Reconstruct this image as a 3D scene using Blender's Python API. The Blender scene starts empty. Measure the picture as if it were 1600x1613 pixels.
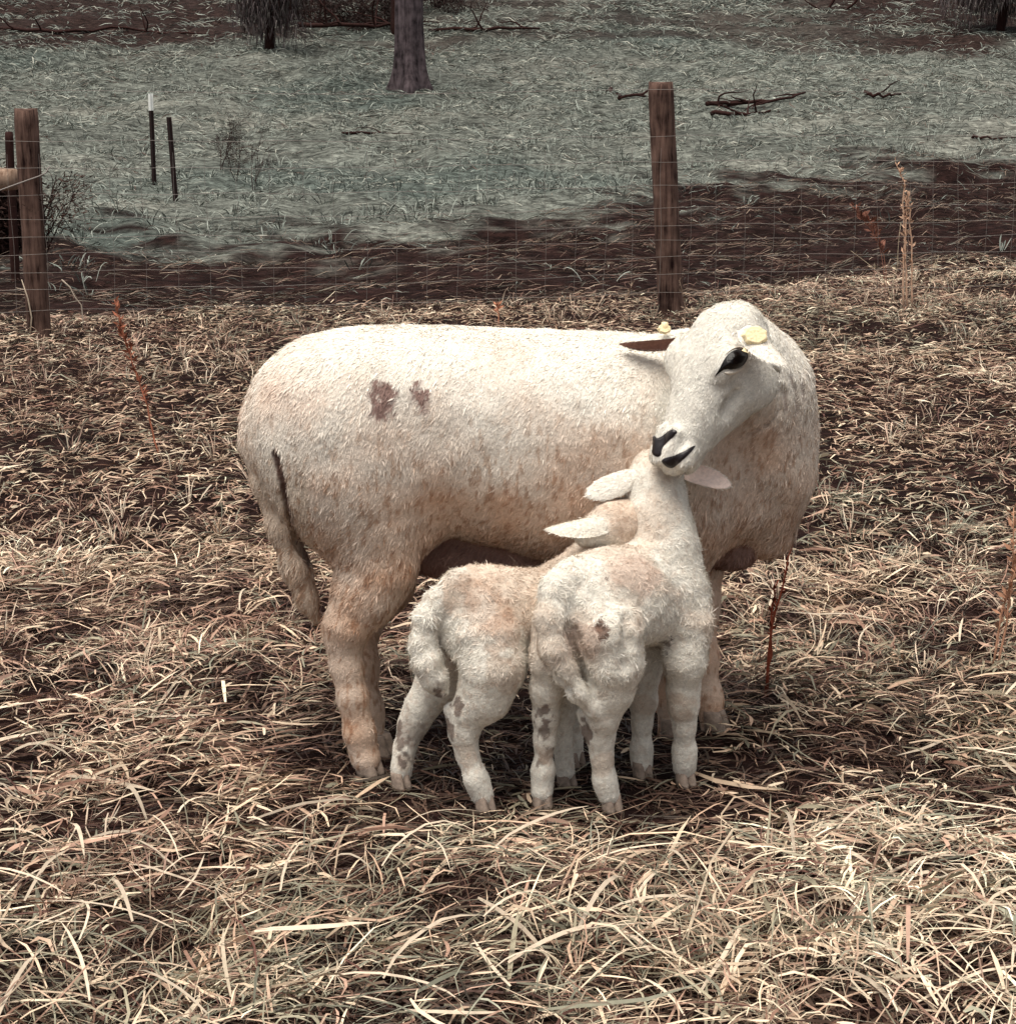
import bpy, math, random
import numpy as np
from mathutils import Vector, Matrix
from mathutils.bvhtree import BVHTree

C = bpy.context.scene
# ------------------------------------------------------------------ camera
CAMH, F, TILT = 1.2, 3000.0, math.atan(682.5 / 3000.0)
cam_d = bpy.data.cameras.new('camera')
cam = bpy.data.objects.new('camera', cam_d)
C.collection.objects.link(cam)
cam.location = (0, 0, CAMH)
cam.rotation_euler = (math.pi / 2 - TILT, 0, 0)
cam_d.sensor_fit = 'HORIZONTAL'
cam_d.sensor_width = 36.0
cam_d.lens = 36.0 * F / 1600.0
cam_d.clip_start = 0.05
cam_d.clip_end = 1500.0
C.camera = cam
# ------------------------------------------------------------------ sky and sun (overcast)
SUN_EL, SUN_AZ = 76.0, 225.0        # azimuth measured clockwise from +Y
world = bpy.data.worlds.new('World')
C.world = world
world.use_nodes = True
wn = world.node_tree
bg = wn.nodes['Background']
sky = wn.nodes.new('ShaderNodeTexSky')
sky.sky_type = 'NISHITA'
sky.sun_disc = False
sky.sun_elevation = math.radians(SUN_EL)
sky.sun_rotation = math.radians(SUN_AZ)
sky.air_density = 1.0
sky.dust_density = 4.0
sky.ozone_density = 1.0
hs = wn.nodes.new('ShaderNodeHueSaturation')
hs.inputs['Saturation'].default_value = 0.22
wn.links.new(sky.outputs[0], hs.inputs['Color'])
wn.links.new(hs.outputs[0], bg.inputs['Color'])
bg.inputs['Strength'].default_value = 0.10
sun_d = bpy.data.lights.new('sun', 'SUN')
sun_d.energy = 2.5
sun_d.angle = math.radians(50)
sun_d.color = (1.0, 0.93, 0.82)
sun = bpy.data.objects.new('sun', sun_d)
C.collection.objects.link(sun)
_az, _el = math.radians(SUN_AZ), math.radians(SUN_EL)
_sd = Vector((math.sin(_az) * math.cos(_el), math.cos(_az) * math.cos(_el), math.sin(_el)))
sun.rotation_euler = _sd.to_track_quat('Z', 'Y').to_euler()
sun.location = (0, 0, 20)
C.view_settings.view_transform = 'Standard'
C.view_settings.look = 'None'
C.view_settings.exposure = 0.68
C.view_settings.gamma = 1.0
C.view_settings.use_curve_mapping = False

# ------------------------------------------------------------------ pixel -> world helpers
CT, ST = math.cos(TILT), math.sin(TILT)
def ray(px, py):
    u = (px - 800.0) / F; v = -(py - 806.5) / F
    return np.array([u, CT + v * ST, -ST + v * CT])
def P(px, py, d):
    r = ray(px, py)
    return np.array([0, 0, CAMH]) + r * (d / r[1])
def proj(p):
    p = np.atleast_2d(p); q = p - np.array([0, 0, CAMH])
    zc = q[:, 1] * CT - q[:, 2] * ST; yc = q[:, 1] * ST + q[:, 2] * CT
    return np.stack([800 + F * q[:, 0] / zc, 806.5 - F * yc / zc], 1)

# ------------------------------------------------------------------ noise
_rng = np.random.default_rng(7)
_L2 = _rng.random((256, 256)); _L3 = _rng.random((64, 64, 64))
def vn2(x, y):
    xi = np.floor(x).astype(int); yi = np.floor(y).astype(int)
    fx = x - xi; fy = y - yi; fx = fx * fx * (3 - 2 * fx); fy = fy * fy * (3 - 2 * fy)
    a = _L2[xi & 255, yi & 255]; b = _L2[(xi + 1) & 255, yi & 255]
    c = _L2[xi & 255, (yi + 1) & 255]; d = _L2[(xi + 1) & 255, (yi + 1) & 255]
    return (a * (1 - fx) + b * fx) * (1 - fy) + (c * (1 - fx) + d * fx) * fy
def fbm2(x, y, o=4):
    s = 0; a = 0.5; t = 0
    for i in range(o):
        s = s + a * vn2(x * 2 ** i + 17.3 * i, y * 2 ** i + 5.1 * i); t += a; a *= 0.5
    return s / t
def vn3(p):
    i = np.floor(p).astype(int); f = p - i; f = f * f * (3 - 2 * f); r = 0
    for dx in (0, 1):
        for dy in (0, 1):
            for dz in (0, 1):
                w = (f[:, 0] if dx else 1 - f[:, 0]) * (f[:, 1] if dy else 1 - f[:, 1]) * (f[:, 2] if dz else 1 - f[:, 2])
                r = r + w * _L3[(i[:, 0] + dx) & 63, (i[:, 1] + dy) & 63, (i[:, 2] + dz) & 63]
    return r
def fbm3(p, o=3):
    s = 0; a = 0.5; t = 0
    for i in range(o):
        s = s + a * vn3(p * 2 ** i + 9.7 * i); t += a; a *= 0.5
    return s / t
def sstep(a, b, x):
    t = np.clip((x - a) / (b - a), 0, 1); return t * t * (3 - 2 * t)

# ------------------------------------------------------------------ object helpers
def link(o):
    C.collection.objects.link(o); return o
def tag(o, label=None, cat=None, group=None, kind=None):
    if label: o['label'] = label
    if cat: o['category'] = cat
    if group: o['group'] = group
    if kind: o['kind'] = kind
    return o
def empty(name, loc):
    o = link(bpy.data.objects.new(name, None)); o.location = loc; o.empty_display_size = 0.1
    return o
def mesh_np(name, V, faces, mat, parent=None, cols=None, smooth=True, origin=(0, 0, 0)):
    """V (n,3) world; faces: list of int arrays (m,k)"""
    V = np.asarray(V, float) - np.asarray(origin)
    me = bpy.data.meshes.new(name)
    me.vertices.add(len(V)); me.vertices.foreach_set('co', V.astype(np.float32).ravel())
    faces = [np.asarray(f) for f in faces if len(f)]
    idx = np.concatenate([f.ravel() for f in faces])
    tot = np.concatenate([np.full(len(f), f.shape[1]) for f in faces])
    st = np.concatenate([[0], np.cumsum(tot)[:-1]])
    me.loops.add(len(idx)); me.loops.foreach_set('vertex_index', idx.astype(np.int32))
    me.polygons.add(len(tot)); me.polygons.foreach_set('loop_start', st.astype(np.int32))
    me.update(calc_edges=True)
    me.polygons.foreach_set('use_smooth', np.full(len(tot), smooth))
    if cols is not None:
        at = me.color_attributes.new('Col', 'FLOAT_COLOR', 'POINT')
        c = np.ones((len(V), 4), np.float32); c[:, :3] = np.clip(cols, 0, 1)
        at.data.foreach_set('color', c.ravel())
    me.materials.append(mat)
    o = link(bpy.data.objects.new(name, me))
    if parent is not None: o.parent = parent
    elif any(origin): o.location = origin
    return o
def tube(pts, rad, seg=8, cap=True):
    """returns V, quads, ngon caps as tri fans"""
    pts = np.asarray(pts, float); n = len(pts); rad = np.broadcast_to(np.asarray(rad, float), (n,))
    T = np.gradient(pts, axis=0); T /= np.linalg.norm(T, axis=1)[:, None] + 1e-12
    ref = np.array([0, 0, 1.0]) if abs(T[0][2]) < 0.9 else np.array([1.0, 0, 0])
    V = []
    S = np.cross(T[0], ref); S /= np.linalg.norm(S)
    for i in range(n):
        S = S - T[i] * S.dot(T[i]); S /= np.linalg.norm(S) + 1e-12
        B = np.cross(T[i], S)
        a = np.arange(seg) / seg * 2 * np.pi
        V.append(pts[i] + rad[i] * (np.cos(a)[:, None] * S + np.sin(a)[:, None] * B))
    V = np.concatenate(V)
    i = np.arange(n - 1)[:, None] * seg; j = np.arange(seg)[None]; j2 = (j + 1) % seg
    Q = np.stack([i + j, i + j2, i + seg + j2, i + seg + j], -1).reshape(-1, 4)
    if cap:
        V = np.concatenate([V, pts[:1], pts[-1:]]); c0 = len(V) - 2; c1 = len(V) - 1
        a = np.arange(seg); b = (a + 1) % seg
        T3 = np.concatenate([np.stack([b, a, np.full(seg, c0)], 1), np.stack([(n - 1) * seg + a, (n - 1) * seg + b, np.full(seg, c1)], 1)])
    else: T3 = np.zeros((0, 3), int)
    return V, Q, T3
class MB:
    def __init__(s): s.V = []; s.Q = []; s.T = []; s.n = 0; s.C = []
    def add(s, V, Q=(), T=(), col=None):
        s.V.append(V)
        if len(Q): s.Q.append(np.asarray(Q) + s.n)
        if len(T): s.T.append(np.asarray(T) + s.n)
        s.C.append(np.broadcast_to(np.array(col if col is not None else (1, 1, 1), float), (len(V), 3)))
        s.n += len(V); return s
    def tube(s, pts, rad, seg=8, col=None, cap=True):
        V, Q, T = tube(pts, rad, seg, cap); return s.add(V, Q, T, col)
    def build(s, name, mat, parent=None, origin=(0, 0, 0), smooth=True):
        f = []
        if s.Q: f.append(np.concatenate(s.Q))
        if s.T: f.append(np.concatenate(s.T))
        return mesh_np(name, np.concatenate(s.V), f, mat, parent, np.concatenate(s.C), smooth, origin)

# ------------------------------------------------------------------ materials
def mat_new(name):
    m = bpy.data.materials.new(name); m.use_nodes = True
    nt = m.node_tree; b = nt.nodes['Principled BSDF']
    return m, nt, b
def N(nt, t, **kw):
    n = nt.nodes.new(t)
    for k, v in kw.items():
        if k in n.inputs: n.inputs[k].default_value = v
        else: setattr(n, k, v)
    return n
def simple(name, col, rough=0.7, spec=0.3, noise=0.0, scale=30, bump=0.0, stretch=None, metallic=0):
    m, nt, b = mat_new(name)
    b.inputs['Roughness'].default_value = rough; b.inputs['Specular IOR Level'].default_value = spec
    b.inputs['Metallic'].default_value = metallic
    b.inputs['Base Color'].default_value = (*col, 1)
    if noise or bump:
        tc = N(nt, 'ShaderNodeTexCoord'); mp = N(nt, 'ShaderNodeMapping')
        if stretch: mp.inputs['Scale'].default_value = stretch
        nz = N(nt, 'ShaderNodeTexNoise', Scale=scale, Detail=6.0, Roughness=0.65)
        nt.links.new(tc.outputs['Object'], mp.inputs['Vector']); nt.links.new(mp.outputs[0], nz.inputs['Vector'])
        r = N(nt, 'ShaderNodeValToRGB')
        r.color_ramp.elements[0].position = 0.3; r.color_ramp.elements[1].position = 0.7
        r.color_ramp.elements[0].color = (*[c * (1 - noise) for c in col], 1)
        r.color_ramp.elements[1].color = (*[min(1, c * (1 + noise)) for c in col], 1)
        nt.links.new(nz.outputs['Fac'], r.inputs['Fac']); nt.links.new(r.outputs[0], b.inputs['Base Color'])
        if bump:
            bp = N(nt, 'ShaderNodeBump', Strength=bump, Distance=0.01)
            nt.links.new(nz.outputs['Fac'], bp.inputs['Height']); nt.links.new(bp.outputs[0], b.inputs['Normal'])
    return m
def attr_mat(name, rough=0.75, spec=0.15, scale=80, amt=0.25, bump=0.0, dist=0.002, trans=0.0):
    m, nt, b = mat_new(name)
    b.inputs['Roughness'].default_value = rough; b.inputs['Specular IOR Level'].default_value = spec
    at = N(nt, 'ShaderNodeAttribute', attribute_name='Col')
    tc = N(nt, 'ShaderNodeTexCoord')
    nz = N(nt, 'ShaderNodeTexNoise', Scale=scale, Detail=5.0, Roughness=0.6)
    nt.links.new(tc.outputs['Object'], nz.inputs['Vector'])
    mr = N(nt, 'ShaderNodeMapRange'); mr.inputs[1].default_value = 0.3; mr.inputs[2].default_value = 0.7
    mr.inputs[3].default_value = 1 - amt; mr.inputs[4].default_value = 1 + amt
    nt.links.new(nz.outputs['Fac'], mr.inputs[0])
    mx = N(nt, 'ShaderNodeMix', data_type='RGBA', blend_type='MULTIPLY'); mx.inputs[0].default_value = 1
    nt.links.new(at.outputs['Color'], mx.inputs[6]); nt.links.new(mr.outputs[0], mx.inputs[7])
    nt.links.new(mx.outputs[2], b.inputs['Base Color'])
    if bump:
        bp = N(nt, 'ShaderNodeBump', Strength=bump, Distance=dist)
        nt.links.new(nz.outputs['Fac'], bp.inputs['Height']); nt.links.new(bp.outputs[0], b.inputs['Normal'])
    return m
M_ground = attr_mat('ground_soil', 0.95, 0.05, 14, 0.45, 1.0, 0.03)
def ground_streaks(m):
    nt = m.node_tree; b = nt.nodes['Principled BSDF']; src = b.inputs['Base Color'].links[0].from_socket
    tc = N(nt, 'ShaderNodeTexCoord'); mp = N(nt, 'ShaderNodeMapping'); mp.inputs['Scale'].default_value = (4.0, 9.0, 4)
    nz = N(nt, 'ShaderNodeTexNoise', Scale=1.3, Detail=8.0, Roughness=0.8)
    nt.links.new(tc.outputs['Object'], mp.inputs['Vector']); nt.links.new(mp.outputs[0], nz.inputs['Vector'])
    mr = N(nt, 'ShaderNodeMapRange'); mr.inputs[1].default_value = 0.38; mr.inputs[2].default_value = 0.64; mr.inputs[3].default_value = 0.22; mr.inputs[4].default_value = 1.9
    nt.links.new(nz.outputs['Fac'], mr.inputs[0]); mx = N(nt, 'ShaderNodeMix', data_type='RGBA', blend_type='MULTIPLY'); mx.inputs[0].default_value = 1
    nt.links.new(src, mx.inputs[6]); nt.links.new(mr.outputs[0], mx.inputs[7]); nt.links.new(mx.outputs[2], b.inputs['Base Color'])
ground_streaks(M_ground)
M_straw = attr_mat('straw', 0.6, 0.25, 60, 0.15)
M_hay = attr_mat('hill_grass', 0.8, 0.1, 10, 0.2)
M_skin = attr_mat('sheep_skin', 0.9, 0.05, 160, 0.16, 0.8, 0.003)
M_fur = attr_mat('sheep_fur', 0.9, 0.05, 110, 0.14)
def wood_mat(name, c0, c1, zs=2.0, sc=45, bump=0.8):
    m, nt, b = mat_new(name)
    b.inputs['Roughness'].default_value = 0.9; b.inputs['Specular IOR Level'].default_value = 0.1
    tc = N(nt, 'ShaderNodeTexCoord'); mp = N(nt, 'ShaderNodeMapping'); mp.inputs['Scale'].default_value = (1, 1, 1 / zs / 6)
    nz = N(nt, 'ShaderNodeTexNoise', Scale=sc, Detail=8.0, Roughness=0.7)
    nt.links.new(tc.outputs['Object'], mp.inputs['Vector']); nt.links.new(mp.outputs[0], nz.inputs['Vector'])
    n2 = N(nt, 'ShaderNodeTexNoise', Scale=9.0, Detail=4.0); nt.links.new(tc.outputs['Object'], n2.inputs['Vector'])
    ad = N(nt, 'ShaderNodeMath', operation='MULTIPLY_ADD'); ad.inputs[1].default_value = 0.6
    nt.links.new(n2.outputs['Fac'], ad.inputs[0]); nt.links.new(nz.outputs['Fac'], ad.inputs[2])
    r = N(nt, 'ShaderNodeValToRGB'); e = r.color_ramp.elements
    e[0].position = 0.62; e[0].color = (*c0, 1); e[1].position = 1.0; e[1].color = (*c1, 1)
    nt.links.new(ad.outputs[0], r.inputs['Fac']); nt.links.new(r.outputs[0], b.inputs['Base Color'])
    bp = N(nt, 'ShaderNodeBump', Strength=bump, Distance=0.008)
    nt.links.new(nz.outputs['Fac'], bp.inputs['Height']); nt.links.new(bp.outputs[0], b.inputs['Normal'])
    return m
M_post = wood_mat('old_post_wood', (0.010, 0.0035, 0.003), (0.19, 0.115, 0.09))
M_rail = wood_mat('peeled_rail', (0.18, 0.11, 0.075), (0.5, 0.36, 0.27))
M_bark = wood_mat('tree_bark', (0.012, 0.008, 0.009), (0.12, 0.092, 0.098), 1.5, 14, 1.0)
M_dark = simple('dark_twig', (0.028, 0.012, 0.010), 0.9, 0.1, 0.4, 20)
M_wire = simple('galvanised_wire', (0.22, 0.19, 0.17), 0.5, 0.4, 0.2, 40)
M_tpost = simple('rusty_steel', (0.018, 0.007, 0.006), 0.7, 0.3, 0.4, 60)
M_white = simple('white_paint', (0.8, 0.8, 0.76), 0.6, 0.3, 0.1, 60)
M_black = simple('black_skin', (0.008, 0.004, 0.005), 0.42, 0.45, 0.3, 200)
M_eye = simple('eye_dark', (0.003, 0.0015, 0.0015), 0.3, 0.2)
M_lid = simple('pale_eyelid', (0.75, 0.68, 0.58), 0.7, 0.2)
M_pink = simple('pink_ear_skin', (0.55, 0.36, 0.30), 0.7, 0.2, 0.2, 60)
M_tagy = simple('yellow_plastic', (0.86, 0.70, 0.42), 0.45, 0.4, 0.15, 150, 0.2)
M_hoof = simple('horn_hoof', (0.26, 0.20, 0.16), 0.7, 0.2, 0.35, 90, 0.3)
M_rust = attr_mat('dry_weed', 0.85, 0.1, 60, 0.3)

# ------------------------------------------------------------------ terrain
def edge_y(x):   # where the cut straw of the near field ends
    return np.interp(x, [-6, -3.2, -1.5, 0, 1.0, 1.7, 2.5, 6], [9.4, 9.5, 9.75, 10.1, 10.4, 11.1, 12.1, 14]) + 0.5 * (fbm2(x * 1.3 + 31, x * 0 + 3, 3) - 0.5)
def band_y(x):   # far side of the bare dark band
    return np.interp(x, [-8, -3.4, -0.9, .6, 2, 4.2, 7], [13.5, 14.2, 15.0, 17.0, 19.2, 21.0, 23])
_zd = [(-400, 0), (0, 0), (16, 0), (19, 0.08), (23, 0.33), (30, 1.0), (37, 1.9), (45, 3.1), (60, 5.9), (90, 12), (140, 20), (220, 26), (500, 30)]
_zx = np.linspace(-400, 500, 9001); _zy = np.interp(_zx, [a for a, b in _zd], [b for a, b in _zd])
_k = np.exp(-np.linspace(-2.5, 2.5, 41) ** 2); _k /= _k.sum()
_zy2 = np.convolve(np.pad(_zy, 20, 'edge'), _k, 'valid')
def zg(x, y):
    x = np.asarray(x, float); y = np.asarray(y, float)
    z = np.interp(y, _zx, _zy2)
    e = edge_y(x)
    dip = sstep(0, 1.2, y - e) * (1 - sstep(2.0, 6.5, y - e))
    z = z - 0.10 * dip
    near = 1 - sstep(10, 20, y)
    z = z + (fbm2(x * 1.1 + 4, y * 1.1 + 9, 3) - 0.5) * 0.05 * near * sstep(0.6, 2.2, np.hypot(x - 0.05, (y - 3.2) * 1.2)) \
        + (fbm2(x * 7, y * 7, 3) - 0.5) * 0.03 * near * (1 - .85 * np.exp(-(((x - .05) / .62) ** 2 + ((y - 3.2) / .36) ** 2) ** 2))
    far = sstep(9, 16, y)
    z = z + far * ((fbm2(x * 0.45 + 7, y * 0.45, 4) - 0.5) * 0.35 + (fbm2(x * 2.3 + 70, y * 2.3, 3) - 0.5) * 0.20)
    return z
def G(px, py, dmin=2.0, dmax=90):
    r = ray(px, py); ds = np.linspace(dmin, dmax, 6000); q = np.array([0, 0, CAMH]) + r[None] * (ds / r[1])[:, None]
    h = q[:, 2] - zg(q[:, 0], q[:, 1]); i = np.argmax(h < 0)
    if h[i] >= 0: i = len(ds) - 1
    p = q[i]; return np.array([p[0], p[1], float(zg(p[0], p[1]))])
def leaf_f(x, y):
    n1 = fbm2(x * 0.5 + 3, y * 0.5 + 8, 4); side = np.maximum(sstep(-3.0, -5.5, x) * sstep(-22, -14, x), sstep(5.5, 7.5, x) * sstep(22, 15, x))
    a = sstep(34, 37.5, y + (n1 - 0.5) * 10); return a * (.30 + .45 * sstep(.44, .52, fbm2(x * .4 + 70, y * .8, 3)) * (1 - side) + .65 * side).clip(0, .95)
def ground_cols(x, y):
    soil = np.array([0.0135, 0.0065, 0.0055]); green = np.array([0.094, 0.099, 0.086]); pale = np.array([0.16, 0.158, 0.135]); grn = np.array([0.06, 0.074, 0.066])
    n1 = fbm2(x * 0.5 + 3, y * 0.5 + 8, 4); n2 = fbm2(x * 2.1 + 40, y * 3.1, 4)
    e = edge_y(x); b = band_y(x)
    hill = sstep(-.8, 1.8, y - b + (n2 - 0.5) * 7)
    hc = green[None] * (0.55 + 0.9 * n2)[:, None]
    hc = hc + (pale - green)[None] * (sstep(0.48, 0.7, n1) * 0.7)[:, None]
    hc = hc + (grn - hc) * (sstep(0.55, 0.75, fbm2(x * 0.35 + 80, y * 0.2, 3)) * 0.8)[:, None]
    leaf = leaf_f(x, y)
    hc = hc * (1 - leaf)[:, None] + soil[None] * 1.3 * leaf[:, None]
    c = soil[None] * (0.7 + 0.8 * n2)[:, None] * (1 - hill)[:, None] + hc * hill[:, None]
    return c
ys = np.concatenate([np.linspace(-60, 1.2, 30)[:-1], np.geomspace(1.2, 60, 560), np.geomspace(60.5, 480, 60)])
ss = np.linspace(-1, 1, 300)
ss = np.sign(ss) * (0.55 * np.abs(ss) + 0.45 * np.abs(ss) ** 3)
wid = np.where(ys < 0, 60 + 0 * ys, 3 + 0.85 * ys)
wid = np.where(ys < 1.2, 60.0, np.maximum(3 + 0.9 * ys, 0))
Yg, Sg = np.meshgrid(ys, ss, indexing='ij'); Xg = Sg * wid[:, None]
Vx, Vy = Xg.ravel(), Yg.ravel()
gi = np.arange(len(ys) - 1)[:, None] * len(ss) + np.arange(len(ss) - 1)[None]
gq = np.stack([gi, gi + 1, gi + len(ss) + 1, gi + len(ss)], -1).reshape(-1, 4)
ground = mesh_np('ground', np.stack([Vx, Vy, zg(Vx, Vy)], 1), [gq], M_ground, cols=ground_cols(Vx, Vy))
tag(ground, 'field and hillside of dark soil and patchy grey green turf', None, None, 'structure')

# ------------------------------------------------------------------ blades
def blades(x, y, z0, th, L, w, arc, slope, kap, roll, col, segs, kink=0.0):
    n = len(x); t = np.linspace(0, 1, segs + 1)
    hd = th[:, None] + kap[:, None] * (t[None] - 0.5)
    if kink:
        rk = np.random.default_rng(n); kk = rk.normal(0, 1.0, n) * (rk.random(n) < kink); hd = hd + kk[:, None] * (t[None] > rk.uniform(.25, .75, n)[:, None])
    dx = np.cos(hd); dy = np.sin(hd)
    st = L[:, None] / segs
    X = x[:, None] + np.concatenate([np.zeros((n, 1)), np.cumsum(0.5 * (dx[:, 1:] + dx[:, :-1]) * st * np.sqrt(np.maximum(0.08, 1 - slope[:, None] ** 2)), 1)], 1)
    Y = y[:, None] + np.concatenate([np.zeros((n, 1)), np.cumsum(0.5 * (dy[:, 1:] + dy[:, :-1]) * st * np.sqrt(np.maximum(0.08, 1 - slope[:, None] ** 2)), 1)], 1)
    H = z0[:, None] + slope[:, None] * L[:, None] * t[None] + arc[:, None] * 4 * t[None] * (1 - t[None])
    Z = zg(X.ravel(), Y.ravel()).reshape(X.shape) + np.maximum(H, 0.001)
    Pn = np.stack([X, Y, Z], -1)
    T = np.gradient(Pn, axis=1); T /= np.linalg.norm(T, axis=-1, keepdims=True) + 1e-9
    S = np.cross(T, np.array([0, 0, 1.0])); S /= np.linalg.norm(S, axis=-1, keepdims=True) + 1e-9
    U = np.cross(S, T)
    D = S * np.cos(roll)[:, None, None] + U * np.sin(roll)[:, None, None]
    prof = np.sin(np.pi * np.clip(t * 0.85 + 0.12, 0, 1)) ** 0.6; prof[-1] *= 0.35
    W = w[:, None] * prof[None] * 0.5
    A = Pn - D * W[..., None]; B = Pn + D * W[..., None]
    V = np.stack([A, B], 2).reshape(-1, 3)
    k = (segs + 1) * 2
    b = (np.arange(n) * k)[:, None] + (np.arange(segs) * 2)[None]
    Q = np.stack([b, b + 1, b + 3, b + 2], -1).reshape(-1, 4)
    return V, Q, np.repeat(col, k, 0)
PAL = np.array([[0.56, 0.44, 0.33], [0.68, 0.57, 0.44], [0.44, 0.31, 0.23], [0.33, 0.21, 0.16], [0.20, 0.115, 0.085], [0.25, 0.225, 0.165], [0.20, 0.195, 0.15], [0.10, 0.045, 0.035]])
DKP = [(G(px, py), rx, ry) for px, py, rx, ry in ((360, 1080, .22, .32), (860, 1180, .42, .22), (1290, 1130, .30, .30), (710, 1430, .16, .14), (90, 690, .5, .45), (1190, 1010, .2, .3), (560, 1330, .18, .12), (1020, 1420, .2, .12), (300, 600, .6, .35), (1480, 1300, .2, .14), (620, 1060, .2, .3))]
def dark_patch(x, y):
    s = 0 * x
    for c, rx, ry in DKP: s = np.maximum(s, np.exp(-((x - c[0]) / rx) ** 2 - ((y - c[1]) / ry) ** 2))
    return s
def trodden(x, y): return np.exp(-(((x - .05) / .62) ** 2 + ((y - 3.2) / .36) ** 2) ** 2)
def straw_cols(r, x, y, n):
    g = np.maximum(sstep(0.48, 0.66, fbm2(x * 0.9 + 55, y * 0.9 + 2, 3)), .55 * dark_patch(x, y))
    br = sstep(0.42, 0.66, fbm2(x * 1.7 + 5, y * 1.7 + 62, 3))
    far = sstep(5, 9, y)
    p = np.stack([0.30 + 0 * x, 0.24 * (1 - 0.6 * br) * (1 - 0.6 * g), 0.22 + 0 * x, 0.12 + 0.25 * br, 0.05 + 0.2 * br, 0.09 + 0.35 * g, 0.07 + 0.3 * g, 0.06 + 0.05 * br], 1)
    p[:, 1] += 0.1 * sstep(0, 1, (3.1 - y)) + 0.0 * far
    p /= p.sum(1, keepdims=True); cs = np.cumsum(p, 1)
    k = (r.random(n)[:, None] > cs).sum(1).clip(0, 7)
    c = PAL[k] * (0.6 + 0.65 * r.random(n))[:, None]
    return c
def straw_field(seed, n, y0, y1, wscale, Lscale, segs, flat, side=0):
    r = np.random.default_rng(seed)
    a0, a1 = 0.31 * y0 + 0.45, 0.31 * y1 + 0.45
    u = r.random(n)
    # area-uniform over the trapezoid
    A = 0.31; B = 0.45
    F0 = A / 2 * y0 ** 2 + B * y0; F1 = A / 2 * y1 ** 2 + B * y1; q = F0 + u * (F1 - F0)
    y = (-B + np.sqrt(B * B + 2 * A * q)) / A
    x = (r.random(n) * 2 - 1) * (A * y + B)
    if side: x = np.sign(x) * (A * y + B + side * r.random(n))
    jb = .9 * (r.random(n) + r.random(n) - 1); keep0 = np.ones(n, bool)
    if side: pass
    elif y0 < 3: keep0 = y < 4.7 + jb
    else: keep0 = y > 4.7 - jb
    e = edge_y(x); keep = keep0 & (y < e + 0.15 * r.standard_normal(n) + 0.25)
    clump = fbm2(x * 3.1, y * 3.1 + 20, 3)
    keep &= r.random(n) < 0.40 + 1.0 * sstep(0.32, 0.6, clump)
    if not flat: keep &= r.random(n) < (0.12 + .14 * (y0 > 3) + 1.1 * sstep(0.40, 0.58, fbm2(x * 14, y * 9 + 33, 2))) * (1 - .62 * dark_patch(x, y)) * (1 - .55 * trodden(x, y))
    x, y = x[keep], y[keep]; n = len(x)
    fld = (fbm2(x * 1.3 + 12, y * 1.3, 2) - 0.5) * 6.0 + 0.25
    th = fld + r.standard_normal(n) * (0.95) + (r.random(n) < 0.35) * r.random(n) * 6.28
    L = np.exp(r.normal(np.log(0.047), 0.50, n)).clip(0.02, 0.28) * Lscale * (1 + .45 * sstep(3.2, 2.4, y))
    w = np.exp(r.normal(np.log(0.0021), 0.48, n)).clip(0.0009, 0.0065) * wscale
    if flat:
        z0 = r.random(n) * 0.018; arc = r.random(n) * 0.010; slope = r.normal(0, 0.06, n)
    else:
        z0 = 0.008 + r.random(n) * 0.03; arc = r.gamma(1.5, 0.0045, n) * L / 0.1; slope = r.normal(0.03, 0.16, n).clip(-0.3, 0.8)
    z0 = z0 * (0.5 + 1.1 * sstep(0.35, 0.65, fbm2(x * 2 + 90, y * 2, 2)))
    tr = trodden(x, y); z0 = z0 * (1 - .6 * tr); arc = arc * (1 - .6 * tr); slope = slope * (1 - .8 * tr)
    kap = r.normal(0, 0.45 if y0 < 3 else .65, n); roll = r.normal(0, 0.7, n)
    col = straw_cols(r, x, y, n)
    if flat: col = col * (np.array([0.21, 0.155, 0.14]) if y0 < 3 else np.array([0.62, 0.53, 0.47]))  # lower straw layer darkened, painting in the shade of the gaps
    else: col = np.clip(col * (np.array([0.92, 0.85, 0.78]) + (np.array([1.27, 1.27, 1.22]) - np.array([0.92, 0.85, 0.78])) * (sstep(.40, .62, fbm2(x * 1.6 + 9, y * 1.1 + 5, 3)) * .8 + .35 * sstep(3.6, 2.3, y) + .35 * sstep(3.3, 5.0, y)).clip(0, 1)[:, None]), 0, .85)
    return blades(x, y, z0, th, L, w, arc, slope, kap, roll, col, segs, .3)
def tufts(seed, cs, nb, hmin, hmax, wsc, pal=None, spread=0.03, sl=(0.45, 0.95)):
    r = np.random.default_rng(seed); n = len(cs) * nb
    c = np.repeat(cs, nb, 0); th = r.random(n) * 6.283
    rr = np.abs(r.standard_normal(n)) * spread
    L = r.uniform(hmin, hmax, n); slope = r.uniform(sl[0], sl[1], n)
    arc = L * r.uniform(0.0, 0.30, n)
    col = straw_cols(r, c[:, 0], c[:, 1], n) if pal is None else pal[r.integers(0, len(pal), n)] * (0.7 + 0.6 * r.random(n))[:, None]
    return blades(c[:, 0] + rr * np.cos(th), c[:, 1] + rr * np.sin(th), 0 * L, th, L, r.uniform(0.0015, 0.0035, n) * wsc, arc, slope, r.normal(0, 1.0, n), r.normal(0, 0.5, n), col, 4)
def stuff(name, parts, mat, label, cat=None):
    V = []; Q = []; K = []; n = 0
    for v, q, c in parts:
        V.append(v); Q.append(q + n); K.append(c); n += len(v)
    o = mesh_np(name, np.concatenate(V), [np.concatenate(Q)], mat, cols=np.concatenate(K), smooth=True)
    return tag(o, label, cat, None, 'stuff')

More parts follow.
